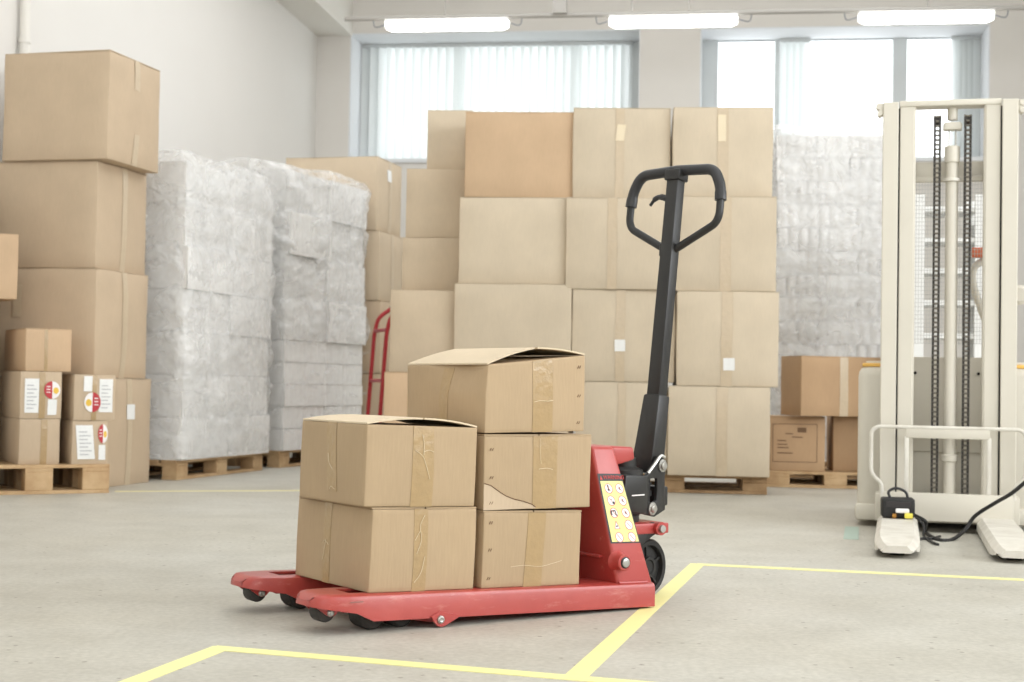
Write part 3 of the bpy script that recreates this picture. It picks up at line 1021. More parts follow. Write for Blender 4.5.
# ================================================================== WRAPPED TRAYS
def tray_mesh(w, d, h, seed, ribs):
    """block of nested trays: vertical ribs on the sides, thin rims between them"""
    mb = MB()
    off = Vector((seed * 3.3, seed, 0))
    n, m = 30, 8
    def f(face, u, v):
        if face == 0: p, nn = Vector(((u - .5) * w, -d / 2, v * h)), Vector((0, -1, 0))
        elif face == 1: p, nn = Vector((w / 2, (u - .5) * d, v * h)), Vector((1, 0, 0))
        elif face == 2: p, nn = Vector(((.5 - u) * w, d / 2, v * h)), Vector((0, 1, 0))
        elif face == 3: p, nn = Vector((-w / 2, (.5 - u) * d, v * h)), Vector((-1, 0, 0))
        elif face == 4: return Vector(((u - .5) * w, (v - .5) * d, h))
        else: return Vector(((u - .5) * w, (.5 - v) * d, 0))
        L = w if face in (0, 2) else d
        k = max(2, round(L / .075))
        e = min(1, 9 * u, 9 * (1 - u)) * min(1, 7 * v, 7 * (1 - v))
        r = (abs(sin(pi * u * k)) ** .5 - .8) * ribs * e
        r += .006 * noise.noise(p * 7 + off)
        return p + nn * r
    for face in range(6):
        nn_, mm = (n, m) if face < 4 else (n, n)
        if face >= 4: nn_, mm = 4, 4
        mb.grid([[f(face, i / nn_, j / mm) for i in range(nn_ + 1)] for j in range(mm + 1)])
    return mb


def bag_mesh(w, d, h, seed, amp, nf=16):
    """loose crumpled film around the block, with gathered ears"""
    mb = MB()
    off = Vector((seed * 5.7, seed * 2.1, seed))
    ww, dd, hh = w + .030, d + .030, h
    def disp(p):
        a = noise.noise_vector(p * 5 + off) * amp
        a += noise.noise_vector(p * 11 + off) * amp * .45
        t = noise.noise(p * 21 + off)
        a += noise.noise_vector(p * 28 + off * 2) * amp * .12 * (1 + t)
        return a
    faces = [(Vector((-ww / 2, -dd / 2, 0)), Vector((ww, 0, 0)), Vector((0, 0, hh)), Vector((0, -1, 0))),
             (Vector((ww / 2, -dd / 2, 0)), Vector((0, dd, 0)), Vector((0, 0, hh)), Vector((1, 0, 0))),
             (Vector((ww / 2, dd / 2, 0)), Vector((-ww, 0, 0)), Vector((0, 0, hh)), Vector((0, 1, 0))),
             (Vector((-ww / 2, dd / 2, 0)), Vector((0, -dd, 0)), Vector((0, 0, hh)), Vector((-1, 0, 0))),
             (Vector((-ww / 2, -dd / 2, hh)), Vector((ww, 0, 0)), Vector((0, dd, 0)), Vector((0, 0, .6)))]
    for o, ex, ey, nn in faces:
        rows = []
        for j in range(nf + 1):
            r = []
            for i in range(nf + 1):
                u, v = i / nf, j / nf
                p = o + ex * u + ey * v
                b = (sin(pi * u) * sin(pi * v)) ** .5 if 0 < u < 1 and 0 < v < 1 else 0
                q = p + nn * (b * amp * 1.1) + disp(p)
                cx, cy = abs(q.x) / (ww / 2), abs(q.y) / (dd / 2)
                if cx > .8 and cy > .8:                     # soft vertical corners
                    k = 1 - .06 * (cx - .8) / .2 * (cy - .8) / .2
                    q.x *= k; q.y *= k
                q.z = max(0.002, min(q.z, hh + amp * .7))
                r.append(q)
            rows.append(r)
        mb.grid(rows)
    bmesh.ops.remove_doubles(mb.bm, verts=mb.bm.verts[:], dist=2e-4)
    rnd = random.Random(seed)
    for k in range(5):                                       # gathered ends of the bag
        sx = rnd.choice((-1, 1)); a = rnd.uniform(-.5, .5)
        side = rnd.random() < .6
        z = rnd.uniform(.5, .95) * h
        b0 = Vector((sx * ww / 2, a * dd, z)) if side else Vector((a * ww, -dd / 2, z))
        nrm = Vector((sx, 0, 0)) if side else Vector((0, -1, 0))
        tip = b0 + nrm * rnd.uniform(.03, .055) + Vector((0, 0, rnd.uniform(-.02, .02)))
        mb.tube([b0 - nrm * .01, b0 + nrm * .012, tip - nrm * .012, tip], [.016, .006, .008, .014], 7)
    return mb


def tray_stack(root_label, p0, yaw_deg, W, D, layers, ncol, nrow, group, who, zb, seed, ribs=.014):
    """layers: list of (height, amp); p0 is the near corner on the floor; x to the left face.. W across, D into depth"""
    yaw = radians(yaw_deg)
    ex, ey = Vector((cos(yaw), sin(yaw), 0)), Vector((-sin(yaw), cos(yaw), 0))
    cache = {}
    z = zb
    nl = len(layers)
    rnd = random.Random(seed)
    names = ['lowest'] + ['%s from below' % t for t in ('second', 'third', 'fourth', 'fifth', 'sixth', 'seventh', 'eighth', 'ninth', 'tenth', 'eleventh', 'twelfth', 'thirteenth', 'fourteenth', 'fifteenth')]
    for li, (h, amp) in enumerate(layers):
        for r in range(nrow):
            for c in range(ncol):
                fr = 1.0 if ncol == 1 else ((.40, .60) if li % 2 else (.58, .42))[c]
                x0 = 0.0 if c == 0 else W * (1 - fr)
                w, d = W * fr + .008, D / nrow + .004
                key = (round(h, 3), round(amp, 3), (li + r + c) % 2, round(w, 3))
                lay = 'topmost' if li == nl - 1 else names[li]
                where = ''
                if nrow > 1: where += ('near ' if r == 0 else 'far ')
                if ncol > 1: where += ('left ' if c == 0 else 'right ')
                root = empty('tray_bundle', (0, 0, 0))
                tag(root, 'bagged clear trays, %s layer, %s%s' % (lay, where, who), 'plastic trays', group)
                if key not in cache:
                    a = tray_mesh(w - .004, d - .004, h - .003, seed + len(cache), ribs).build('trays', TRAYS, root, sharp=.8)
                    b = bag_mesh(w, d, h + .006, seed * 3 + len(cache), amp).build('film_bag', FILM, root, sharp=1.6)
                    cache[key] = (a, b)
                else:
                    for q in cache[key]:
                        o = q.copy(); COL.objects.link(o); o.parent = root
                p = p0 + ex * (x0 + W * fr / 2) + ey * (D * (r + .5) / nrow)
                jit = rnd.uniform(-1, 1) * amp * .8
                root.location = (p.x + ex.x * jit, p.y + ex.y * jit, z)
                root.rotation_euler = (0, 0, yaw + (pi if rnd.random() < .5 and ncol == 1 and False else 0))
        z += h
    return z


def film_sleeve(label, p0, yaw_deg, W, D, z0, z1, seed, amp, bands, sag=0.0):
    """loose clear sheet wound round a stack: open below, folded a little over the top edge"""
    yaw = radians(yaw_deg)
    ex, ey = Vector((cos(yaw), sin(yaw), 0)), Vector((-sin(yaw), cos(yaw), 0))
    c0 = p0 + ex * W / 2 + ey * D / 2
    root = empty('stretch_film', (c0.x, c0.y, z0), (0, 0, yaw))
    tag(root, label, 'plastic film', 'films round the tray stacks')
    off = Vector((seed * 4.1, seed * 1.7, seed))
    w, d, r = W / 2 + .028, D / 2 + .028, .05
    per = []
    n = 26
    for (a, b), cnt in ((((-w + r, -d), (w - r, -d)), n), (((w, -d + r), (w, d - r)), n), (((w - r, d), (-w + r, d)), n), (((-w, d - r), (-w, -d + r)), n)):
        for i in range(cnt + 1):
            t = i / cnt
            per.append((a[0] + (b[0] - a[0]) * t, a[1] + (b[1] - a[1]) * t))
    H = z1 - z0
    nz = 72
    mb = MB()
    rows = []
    for j in range(nz + 4):
        row = []
        for (x, y) in per + per[:1]:
            nn = Vector((x / w, y / d, 0)); nn = nn.normalized()
            t = min(1, j / nz)
            z = H * t
            p = Vector((x, y, z))
            k = noise.noise(p * 3.2 + off) * amp * 1.2 + noise.noise(Vector((p.x * 9, p.y * 9, p.z * 17)) + off) * amp * .55
            ridge = abs(noise.noise(Vector((p.x * 5 + p.z * 3, p.y * 5 - p.z * 2, p.z * 6)) + off * 2))
            k += (.25 - min(.25, ridge)) * amp * 2.2
            k -= amp * .7 * (abs(cos(pi * t * bands)) ** 12)
            q = p + nn * max(-.020, k)
            q.z += noise.noise(Vector((x * 2.2, y * 2.2, 3.0)) + off) * sag * t
            if j > nz:
                f = (j - nz) / 3
                q = Vector((q.x * (1 - .10 * f), q.y * (1 - .10 * f), q.z + .02 * sin(f * pi)))
            row.append(q)
        rows.append(row)
    mb.grid(rows)
    bmesh.ops.remove_doubles(mb.bm, verts=mb.bm.verts[:], dist=1e-5)
    mb.build('film', SLEEVE, root, sharp=1.6)
    return root


# first pallet of trays, beside the left stack
yP1 = -15.0
e1 = Vector((cos(radians(yP1)), sin(radians(yP1)), 0)); e2 = Vector((-e1.y, e1.x, 0))
n1 = Vector((-1.985, 8.97, 0))
W1, D1 = .80, 1.22
pallet('pallet under the wrapped trays beside the left carton stack', n1 - e1 * W1 / 2 + e2 * D1 / 2, radians(yP1) + pi / 2, D1, W1, .118, 'pallets', WOOD, 7)
lay1 = [(.257, .018)] * 7
tray_stack('', n1 - e1 * W1, yP1, W1 + .02, D1 + .02, lay1, 1, 2, 'bagged trays on the left tray pallet', 'half, beside the left cartons', .119, 11)
film_sleeve('crumpled clear film round the tray stack beside the left cartons', n1 - e1 * W1, yP1, W1 + .02, D1 + .02, .13, .119 + .257 * 7 + .04, 3, .026, 7, .05)
# second pallet
yP2 = -20.0
f1 = Vector((cos(radians(yP2)), sin(radians(yP2)), 0)); f2 = Vector((-f1.y, f1.x, 0))
n2 = Vector((-1.60, 10.45, 0))
W2, D2 = .80, 1.22
pallet('pallet under the second stack of wrapped trays', n2 - f1 * W2 / 2 + f2 * D2 / 2, radians(yP2) + pi / 2, D2, W2, .118, 'pallets', WOOD, 8)
lay2 = [(.155, .010)] * 5 + [(.30, .034)] * 4
tray_stack('', n2 - f1 * W2, yP2, W2 + .02, D2 + .03, lay2, 1, 2, 'bagged trays on the second tray pallet', 'half, stack next to the sack truck', .119, 12, ribs=.018)
film_sleeve('crumpled clear film round the tray stack next to the sack truck', n2 - f1 * W2, yP2, W2 + .02, D2 + .03, .119 + .155 * 5, .119 + .155 * 5 + 1.2 + .03, 4, .034, 4, .06)
# third, at the right
n3 = Vector((at(776, 380, 10.35).x, 10.35, 0))
yP3 = -6.0
g1 = Vector((cos(radians(yP3)), sin(radians(yP3)), 0)); g2 = Vector((-g1.y, g1.x, 0))
W3, D3 = .84, .80
pallet('pallet under the wrapped trays behind the lift', n3 + g1 * W3 / 2 + g2 * D3 / 2, radians(yP3), W3, D3, .118, 'pallets', WOOD_OLD, 9)
lay3 = [(.161, .022)] * 14
tray_stack('', n3, yP3, W3, D3, lay3, 2, 1, 'bagged trays on the right tray pallet', 'half, stack behind the brown cartons', .119, 13, ribs=.030)

film_sleeve('clear film round the tray stack behind the brown cartons', n3, yP3, W3, D3, .13, .119 + .161 * 14 + .03, 5, .020, 14, .06)

# ================================================================== RED SACK TRUCK
def sack_truck():
    P = at(371, 440, 10.7)
    root = empty('sack_truck', (P.x, P.y, 0), (0, 0, radians(-70)))
    tag(root, 'red tubular sack truck with grey grips leaning by the carton column', 'hand truck')
    lean = radians(3.5)
    ax = Vector((0, sin(lean), cos(lean)))
    def q(x, s, o=0.0): return Vector((x, 0, .10)) + ax * s + Vector((0, cos(lean), -sin(lean))) * o
    Wd = .34
    H = .96
    for sx in (-1, 1):
        pts = round_poly([q(sx * Wd / 2, -.06), q(sx * Wd / 2, H - .10), q(sx * Wd / 2, H + .02, .02), q(sx * Wd / 2, H + .10, .12)], .05)
        MB().tube(pts, .015, 10).build('side_tube', SACK_RED, root)
        MB().tube([q(sx * Wd / 2, H + .09, .108), q(sx * Wd / 2, H + .135, .165)], .02, 10).build('grip', SACK_GREY, root)
        w = MB(); w.lathe([(.0, -.025), (.05, -.025), (.085, -.03), (.10, -.015), (.10, .015), (.085, .03), (.05, .025), (0, .025)], (sx * (Wd / 2 + .06), .06, .10), (1, 0, 0), 24)
        w.build('wheel', TYRE, root)
    for s in (.16, .52, H - .08):
        MB().tube([q(-Wd / 2, s), q(Wd / 2, s)], .013, 8).build('cross_tube', SACK_RED, root)
    MB().tube([(-Wd / 2 - .09, .06, .10), (Wd / 2 + .09, .06, .10)], .01, 8).build('axle', SACK_GREY, root)
    MB().box((0, -.10, .025), (.36, .22, .008)).bevel(.003, 1).build('toe_plate', SACK_RED, root)
    return root


sack_truck()

# ================================================================== RED PALLET TRUCK
TX, TY, TA, KAP = -.4665, 3.503, .6024, .0269
ca, sa = cos(TA), sin(TA)


def kz(x): return KAP * (.474 - x)


def TW(x, y, z=0.0): return Vector((TX + ca * x - sa * y, TY + sa * x + ca * y, z))


truck = empty('pallet_truck', (TX, TY, 0), (0, 0, TA))
tag(truck, 'red hand pallet truck with black upright handle, carrying five cartons', 'pallet truck')


def tilt(mb): return mb.map(lambda c: (c.x, c.y, c.z + kz(c.x)))


ZT = .085


def fork(y0, y1):
    """inverted channel with rounded nose, deeper skirt behind the load wheels and a slot over the wheels"""
    mb = MB()
    xs = [.030, .033, .040, .052, .070, .09, .115, .135, .160, .180, .215, .300, .315, .40, .55, .75, .92, 1.053]
    th = .006
    def zt(x): return ZT - (.016 * ((.060 - x) / .030) ** 2 if x < .060 else 0)
    def zb(x):
        if x < .135: return .056 + (.041 - .056) * (x - .030) / .105
        if x < .180: return .041 + (.021 - .041) * (x - .135) / .045
        return .021
    def inset(x):
        if x >= .135: return 0
        t = (x - .030) / .105
        return .018 * (1 - t) + .034 * (1 - sqrt(max(0, 1 - (1 - min(1, (x - .030) / .040)) ** 2)))
    r = .012
    rings = []
    for x in xs:
        a, b = y0 + inset(x), y1 - inset(x)
        t, s = zt(x), zb(x)
        ym0, ym1 = y0 + .045, y1 - .045
        out = [(a, s), (a, t - r), (a + r * .3, t - r * .3), (a + r, t), (ym0, t), (ym1, t), (b - r, t), (b - r * .3, t - r * .3), (b, t - r), (b, s)]
        inn = [(b - th, s), (b - th, t - r), (b - r - th, t - th), (ym1, t - th), (ym0, t - th), (a + r + th, t - th), (a + th, t - r), (a + th, s)]
        rings.append([mb.bm.verts.new((x, p[0], p[1])) for p in out + inn])
    N = len(rings[0])
    for k, (A, B) in enumerate(zip(rings, rings[1:])):
        slot = .135 <= xs[k] and xs[k + 1] <= .315
        for i in range(N):
            j = (i + 1) % N
            if slot and i in (4, 13): continue
            mb.bm.faces.new((A[i], A[j], B[j], B[i]))
        if slot:
            mb.bm.faces.new((A[4], B[4], B[14], A[14])); mb.bm.faces.new((A[5], A[13], B[13], B[5]))
    i0, i1 = xs.index(.135), xs.index(.315)
    mb.bm.faces.new((rings[i0][4], rings[i0][14], rings[i0][13], rings[i0][5]))
    mb.bm.faces.new((rings[i1][4], rings[i1][5], rings[i1][13], rings[i1][14]))
    # nose: closed front wall between skirts, and the rear end
    A = rings[0]
    mb.bm.faces.new(A[:10])
    mb.bm.faces.new(rings[-1][:10][::-1])
    tilt(mb)
    o = mb.build('fork', RED_WORN, truck, sharp=.7)
    yc = (y0 + y1) / 2
    # cross strap closing the underside behind the nose keeps the roller
    def bolt(x, y, z, r, sgn=-1, par=None, nm='bolt'):
        m_ = MB(); m_.lathe([(0, -.004), (r * .55, -.006), (r * .9, -.004), (r, 0), (r, .010)], (x, y, z + kz(x)), (0, 1, 0), 16)
        q = m_.build(nm, STEEL, par or truck); q['label'] = 'steel bolt head'
        return q
    # nose roller with its small red bracket
    ro = MB(); ro.lathe([(0, -.028), (.012, -.028), (.022, -.024), (.0245, -.018), (.0245, .018), (.022, .024), (.012, .028), (0, .028)], (.082, yc, .039 + kz(.082)), (0, 1, 0), 22)
    ro = ro.build('entry_roller', TYRE, truck)
    for sy in (-1, 1):
        br = MB()
        br.prism([(.045, .056), (.112, .050), (.098, .034), (.084, .030), (.072, .036)], (0, yc + sy * .036 - .003, 0), (1, 0, 0), (0, 0, 1), (0, 1, 0), .006)
        tilt(br); br.build('roller_bracket', RED, ro)
    bolt(.084, yc - .040, .040, .009, par=ro)
    # two load wheels in tandem, their yoke and the lifting link
    for x in (.205, .285):
        w = MB(); w.lathe([(0, -.032), (.012, -.034), (.030, -.034), (.036, -.029), (.036, .029), (.030, .034), (.012, .034), (0, .032)], (x, yc, .0365), (0, 1, 0), 26)
        w.build('load_wheel', TYRE, truck)
    yk = MB()
    for sy in (-1, 1):
        yk.prism([(.190, .030), (.205, .050), (.285, .052), (.390, .052), (.402, .040), (.390, .016), (.365, .008), (.300, .020), (.285, .024), (.205, .024)],
                 (0, yc + sy * .042 - .003, 0), (1, 0, 0), (0, 0, 1), (0, 1, 0), .006)
    yk.bevel(.001, 1).build('wheel_yoke', RED, truck)
    # bracket and bolt outside the skirt
    so = y0 if y0 < .2 else y1
    sg = -1 if y0 < .2 else 1
    lb = MB()
    lb.prism([(.338, .030), (.344, .018), (.355, .006), (.366, .002), (.378, .004), (.425, .026), (.372, .038), (.364, .041), (.356, .037)], (0, so + (sg * .006 if sg < 0 else 0), 0), (1, 0, 0), (0, 0, 1), (0, 1, 0), .006)
    lb = lb.bevel(.001, 1).build('link_bracket', RED, truck)
    bolt(.364, so - .006 if sg < 0 else so + .002, .018, .0105, par=lb)
    return o


fork(0, .16)
fork(.38, .54)

# scuffs where the paint has worn off
def scuff(x0, x1, z, y=-.0006, h=.004):
    mb = MB(); mb.box(((x0 + x1) / 2, y, z + kz((x0 + x1) / 2)), (x1 - x0, .0006, h))
    o = mb.build('paint_scuff', SCRATCH, truck); o['label'] = 'pale worn scuff'
scuff(.115, .150, .069, h=.003)

# rear cross box between the forks and the leaning A shaped tower
mb = MB()
mb.hexa([(.90, .16, .03), (1.05, .16, .03), (1.05, .38, .03), (.90, .38, .03), (.90, .16, .083), (1.05, .16, .083), (1.05, .38, .083), (.90, .38, .083)])
tilt(mb).bevel(.004).build('rear_cross_member', RED, truck)
def near_y(z): return .016 + (z - .085) * (.066 / .345)
tw_ = MB()
tw_.hexa([(.936, near_y(.07), .07), (1.062, near_y(.07), .07), (1.062, .54 - near_y(.07), .07), (.936, .54 - near_y(.07), .07),
          (.892, near_y(.45), .45), (.972, near_y(.45), .45), (.972, .54 - near_y(.45), .45), (.892, .54 - near_y(.45), .45)])
tower = tilt(tw_).bevel(.010, 3).build('tower', RED, truck)
wf = MB(); wf.tube([(.938, near_y(.085) - .002, .086 + kz(.938)), (1.036, near_y(.085) - .002, .086 + kz(1.036))], .004, 8); wf.build('weld_seam', RED, tower)
# stiffening ledge on the load side of the tower
MB().box((.922, .27, .140), (.020, .40, .008)).bevel(.002, 1).build('ledge', RED, tower)
# cap plate reaching back over the pump
mb = MB()
mb.prism([(.950, .450), (1.095, .448), (1.100, .412), (1.045, .398), (.950, .400)], (0, .15, 0), (1, 0, 0), (0, 0, 1), (0, 1, 0), .24)
tilt(mb).bevel(.008, 3).build('top_bracket', RED, truck)
# pivot boss on the near side, and on the far side
for y, sg in ((near_y(.137), -1), (.54 - near_y(.137), 1)):
    b = MB(); b.lathe([(.030, -.006), (.024, .004), (.0225, .012), (.0225, .028), (.020, .030), (.0, .030)], (.946, y - sg * .002, .142 + kz(.946)), (0, sg, 0), 26)
    bo = b.build('pivot_boss', RED, truck)
    b = MB(); b.lathe([(.0155, .026), (.0155, .0315), (.012, .033), (0, .033)], (.946, y - sg * .002, .142 + kz(.946)), (0, sg, 0), 20)
    o = b.build('pivot_ring', LABEL_BLACK, bo)
    b = MB(); b.lathe([(.012, .030), (.012, .035), (.010, .036), (0, .036)], (.946, y - sg * .002, .142 + kz(.946)), (0, sg, 0), 20)
    o = b.build('pivot_pin', STEEL, bo); o['label'] = 'grey steel pin end'

# --- safety label on the near side of the tower
def lab_pt(a, z, off):
    """a runs from the front to the rear edge of the near face"""
    t = (z - .07) / (.45 - .07)
    x = (.936 + (.892 - .936) * t) * (1 - a) + (1.062 + (.972 - 1.062) * t) * a
    n = Vector((0, -1, .19)).normalized()
    p = Vector((x, near_y(z), z)) + n * off
    p.z += kz(p.x)
    return p


LA0, LA1, LZ0, LZ1 = .03, .95, .190, .376
def lquad(mb, a0, a1, z0, z1, off):
    mb.grid([[lab_pt(a0, z0, off), lab_pt(a1, z0, off)], [lab_pt(a0, z1, off), lab_pt(a1, z1, off)]])
    return mb
lab = MB(); lquad(lab, LA0, LA1, LZ0, LZ1, .0008)
lab = lab.build('safety_label', LABEL_BLACK, truck); lab['label'] = 'black edged yellow safety label with pictograms'
ylw = MB(); lquad(ylw, LA0 + .05, LA1 - .03, LZ0 + .004, LZ1 - .020, .0012); ylw.build('yellow_field', YELLOW_LABEL, lab)
def ldisc(mb, ac, zc, r, off, inner=0.0, n=20, asp=1.0):
    w = lambda z: .126 - .046 * (z - .07) / .38
    pts = [(ac + r * cos(2 * pi * k / n) / w(zc), zc + r * sin(2 * pi * k / n)) for k in range(n + 1)]
    if inner:
        mb.grid([[lab_pt(ac + (p[0] - ac) * s, zc + (p[1] - zc) * s, off) for p in pts] for s in (inner, 1)])
    else:
        c = mb.bm.verts.new(lab_pt(ac, zc, off))
        vs = [mb.bm.verts.new(lab_pt(p[0], p[1], off)) for p in pts[:-1]]
        for i in range(len(vs)): mb.bm.faces.new((c, vs[i], vs[(i + 1) % len(vs)]))
def lpoly(mb, pts, off):
    mb.bm.faces.new([mb.bm.verts.new(lab_pt(a, z, off)) for a, z in pts])
def lline(mb, a0, z0, a1, z1, wd, off):
    d = Vector(((a1 - a0) * .09, z1 - z0)).normalized(); n = Vector((-d.y, d.x)) * wd / 2
    lpoly(mb, [(a0 + n.x / .09, z0 + n.y), (a0 - n.x / .09, z0 - n.y), (a1 - n.x / .09, z1 - n.y), (a1 + n.x / .09, z1 + n.y)], off)
white, ring, glyph = MB(), MB(), MB()
for row in range(5):
    z = LZ1 - .040 - row * .0325
    for cidx, a in enumerate((.33, .73)):
        R_ = .0138
        if row == 3 and cidx == 0:
            tri = [(a - .085, z - .010), (a + .085, z - .010), (a, z + .011)]
            lpoly(white, tri, .0016)
            for k in range(3):
                p, q = tri[k], tri[(k + 1) % 3]
                lline(ring, p[0], p[1], q[0], q[1], .0015, .0020)
            lline(glyph, a - .03, z - .004, a + .03, z - .002, .003, .0020)
            continue
        ldisc(white, a, z, R_, .0016)
        ldisc(ring, a, z, R_, .0020, .86)
        lline(ring, a - .055, z + .0075, a + .055, z - .0075, .0016, .0023)
        if (row, cidx) == (0, 0):
            lline(glyph, a - .01, z - .006, a - .01, z + .010, .004, .0019); lline(glyph, a - .05, z - .004, a + .03, z - .004, .003, .0019)
        elif (row, cidx) == (2, 0):
            lline(glyph, a - .09, z + .005, a - .085, z - .006, .004, .0019); lline(glyph, a - .09, z + .005, a + .05, z + .006, .004, .0019)
            lline(glyph, a + .05, z + .006, a + .06, z - .005, .003, .0019); lline(glyph, a + .06, z - .005, a + .09, z - .008, .003, .0019)
        elif cidx == 0 and row == 1:
            lline(glyph, a - .03, z + .002, a + .02, z + .004, .002, .0019); ldisc(glyph, a + .06, z - .006, .0038, .0024)
        elif row < 3:
            lline(glyph, a - .03, z + .001, a + .03, z - .003, .003, .0019); lline(glyph, a + .0, z - .004, a + .02, z + .005, .002, .0019)
white.build('pictogram_field', LABEL_WHITE, lab); ring.build('pictogram_ring', LABEL_RING, lab); glyph.build('pictogram_glyph', LABEL_BLACK, lab)
hd = MB()
zc = LZ1 - .0105
lpoly(hd, [(LA0 + .06, zc - .006), (LA0 + .15, zc - .006), (LA0 + .105, zc + .006)], .0016)
hd.build('warning_triangle', LABEL_RED, lab)
# the word WARNING in the header, as text
fc = bpy.data.curves.new('header_text', 'FONT')
fc.body = 'WARNING'; fc.size = .0150; fc.align_x = 'LEFT'; fc.align_y = 'CENTER'; fc.extrude = .0002
ft = bpy.data.objects.new('header_text', fc)
COL.objects.link(ft)
fm = bpy.data.meshes.new_from_object(ft)
bpy.data.objects.remove(ft); bpy.data.curves.remove(fc)
fm.materials.clear(); fm.materials.append(LABEL_RED)
fo = bpy.data.objects.new('header_text', fm)
COL.objects.link(fo); fo.parent = lab
p0, p1 = lab_pt(LA0 + .18, zc, .0018), lab_pt(LA0 + .70, zc, .0018)
exv = (p1 - p0).normalized(); ezv = (lab_pt(.5, zc + .01, .0018) - lab_pt(.5, zc, .0018)).normalized()
ezv = (ezv - exv * ezv.dot(exv)).normalized(); env = exv.cross(ezv)
fo.matrix_local = Matrix(((exv.x, ezv.x, env.x, p0.x), (exv.y, ezv.y, env.y, p0.y), (exv.z, ezv.z, env.z, p0.z), (0, 0, 0, 1)))

# --- rear red lug with its bolt, black push rod
mb = MB()
mb.box((1.150, .27, .196), (.19, .20, .030)).bevel(.004)
mb.build('rear_lug', RED, truck)
b = MB(); b.lathe([(0, -.006), (.010, -.005), (.0115, 0), (.0115, .006)], (1.205, .152, .196), (0, 1, 0), 18)
o = b.build('lug_bolt', STEEL, truck); o['label'] = 'steel bolt head'
b = MB(); b.lathe([(.0, -.004), (.019, -.004), (.019, .014)], (1.205, .160, .196), (0, 1, 0), 20); b.build('lug_washer', RED, truck)
mb = MB()
mb.prism([(1.085, .118), (1.110, .112), (1.165, .160), (1.205, .182), (1.212, .200), (1.195, .214), (1.165, .206), (1.115, .165), (1.090, .150)], (0, .174, 0), (1, 0, 0), (0, 0, 1), (0, 1, 0), .016)
mb.bevel(.003).build('push_rod', BLACK, truck)

# --- steered unit: pump, side plates, wheels and tiller, turned by ST about the kingpin
ST = radians(14)
KP = (1.172, .27)
def st(c):
    x, y = c[0] - KP[0], c[1] - KP[1]
    return (KP[0] + cos(ST) * x - sin(ST) * y, KP[1] + sin(ST) * x + cos(ST) * y, c[2])
def stv(mb): return mb.map(lambda c: st(c))

for dy in (-.058, .058):
    w = MB(); yy = KP[1] + dy
    w.lathe([(.0, -.014), (.020, -.016), (.022, -.020), (.030, -.020), (.032, -.008), (.062, -.006), (.064, -.020), (.076, -.022), (.082, -.015), (.082, .015), (.076, .022), (.064, .020), (.062, .006), (.032, .008), (.030, .020), (.022, .020), (0, .016)], (1.178, yy, .082), (0, 1, 0), 36)
    wh = stv(w).build('steering_wheel', BLACK_RUBBER, truck)
    sp = MB()
    for k in range(5):
        a = 2 * pi * k / 5 + .4
        sp.box((1.178 + .047 * cos(a), yy, .082 + .047 * sin(a)), (.036, .026, .007), Matrix.Rotation(-a, 3, 'Y'))
    stv(sp).build('spoke', BLACK_RUBBER, wh)
mb = MB(); mb.cyl((1.178, KP[1] - .055, .082), (1.178, KP[1] + .055, .082), .014, n=16); stv(mb).build('axle', STEEL, truck)
mb = MB(); mb.lathe([(.030, .066), (.030, .14), (.046, .15), (.046, .23), (.055, .235), (.055, .36), (.035, .37), (.035, .395), (0, .395)], (KP[0] - .02, KP[1], 0), (0, 0, 1), 28)
stv(mb).build('pump_cylinder', BLACK, truck)
# body block of the pump with a thin white line on its flank
mb = MB(); mb.prism([(1.085, .350), (1.175, .346), (1.192, .345), (1.192, .30), (1.190, .232), (1.095, .240), (1.08, .260)], (0, .212, 0), (1, 0, 0), (0, 0, 1), (0, 1, 0), .116)
pb = stv(mb.bevel(.006)).build('pump_body', BLACK, truck)
mb = MB(); mb.box((1.142, .2105, .290), (.060, .002, .0035)); stv(mb).build('white_line', LABEL_WHITE, pb)
for y in (.218, .310):
    # cheek plate made of a ring of quads round its window
    mb = MB()
    outer = [(1.188, .342), (1.225, .372), (1.256, .402), (1.292, .384), (1.284, .335), (1.288, .240), (1.235, .222), (1.185, .232)]
    inner = [(1.204, .330), (1.212, .334), (1.236, .336), (1.246, .332), (1.246, .300), (1.244, .270), (1.226, .264), (1.204, .268)]
    A = [[mb.bm.verts.new((p[0], yy, p[1])) for p in L] for yy in (y, y + .012) for L in (outer, inner)]
    n = 8
    for i in range(n):
        j = (i + 1) % n
        mb.bm.faces.new((A[0][i], A[0][j], A[1][j], A[1][i])); mb.bm.faces.new((A[2][i], A[3][i], A[3][j], A[2][j]))
        mb.bm.faces.new((A[0][i], A[2][i], A[2][j], A[0][j])); mb.bm.faces.new((A[1][i], A[1][j], A[3][j], A[3][i]))
    cp = stv(mb.bevel(.003, 2, .5)).build('cheek_plate', BLACK, truck)
    for (x, z, r) in ((1.266, .371, .0125), (1.219, .247, .0125)):
        b = MB(); s0 = y - .001 if y < .27 else y + .013
        sg = -1 if y < .27 else 1
        b.lathe([(r * 1.5, 0), (r * 1.5, .004), (r, .005), (r, .010), (r * .7, .013), (0, .013)], (x, s0, z), (0, sg, 0), 22)
        o = stv(b).build('cheek_bolt', STEEL, cp); o['label'] = 'steel bolt head'
# release valve block and lever parts inside the window
mb = MB(); mb.box((1.296, .268, .280), (.032, .085, .058)).bevel(.006); stv(mb).build('lever_block', BLACK, truck)
mb = MB(); mb.cyl((1.232, .245, .25), (1.232, .245, .345), .009, n=12); mb.box((1.232, .245, .290), (.020, .02, .016)); mb.box((1.232, .245, .318), (.018, .02, .008)); stv(mb).build('valve_rod', BLACK_RUBBER, truck)
mb = MB(); mb.tube(smooth_path([(1.195, .215, .351), (1.225, .213, .377), (1.250, .211, .400), (1.268, .209, .396)], 5), .0045, 8); stv(mb).build('spring_wire', STEEL, truck)

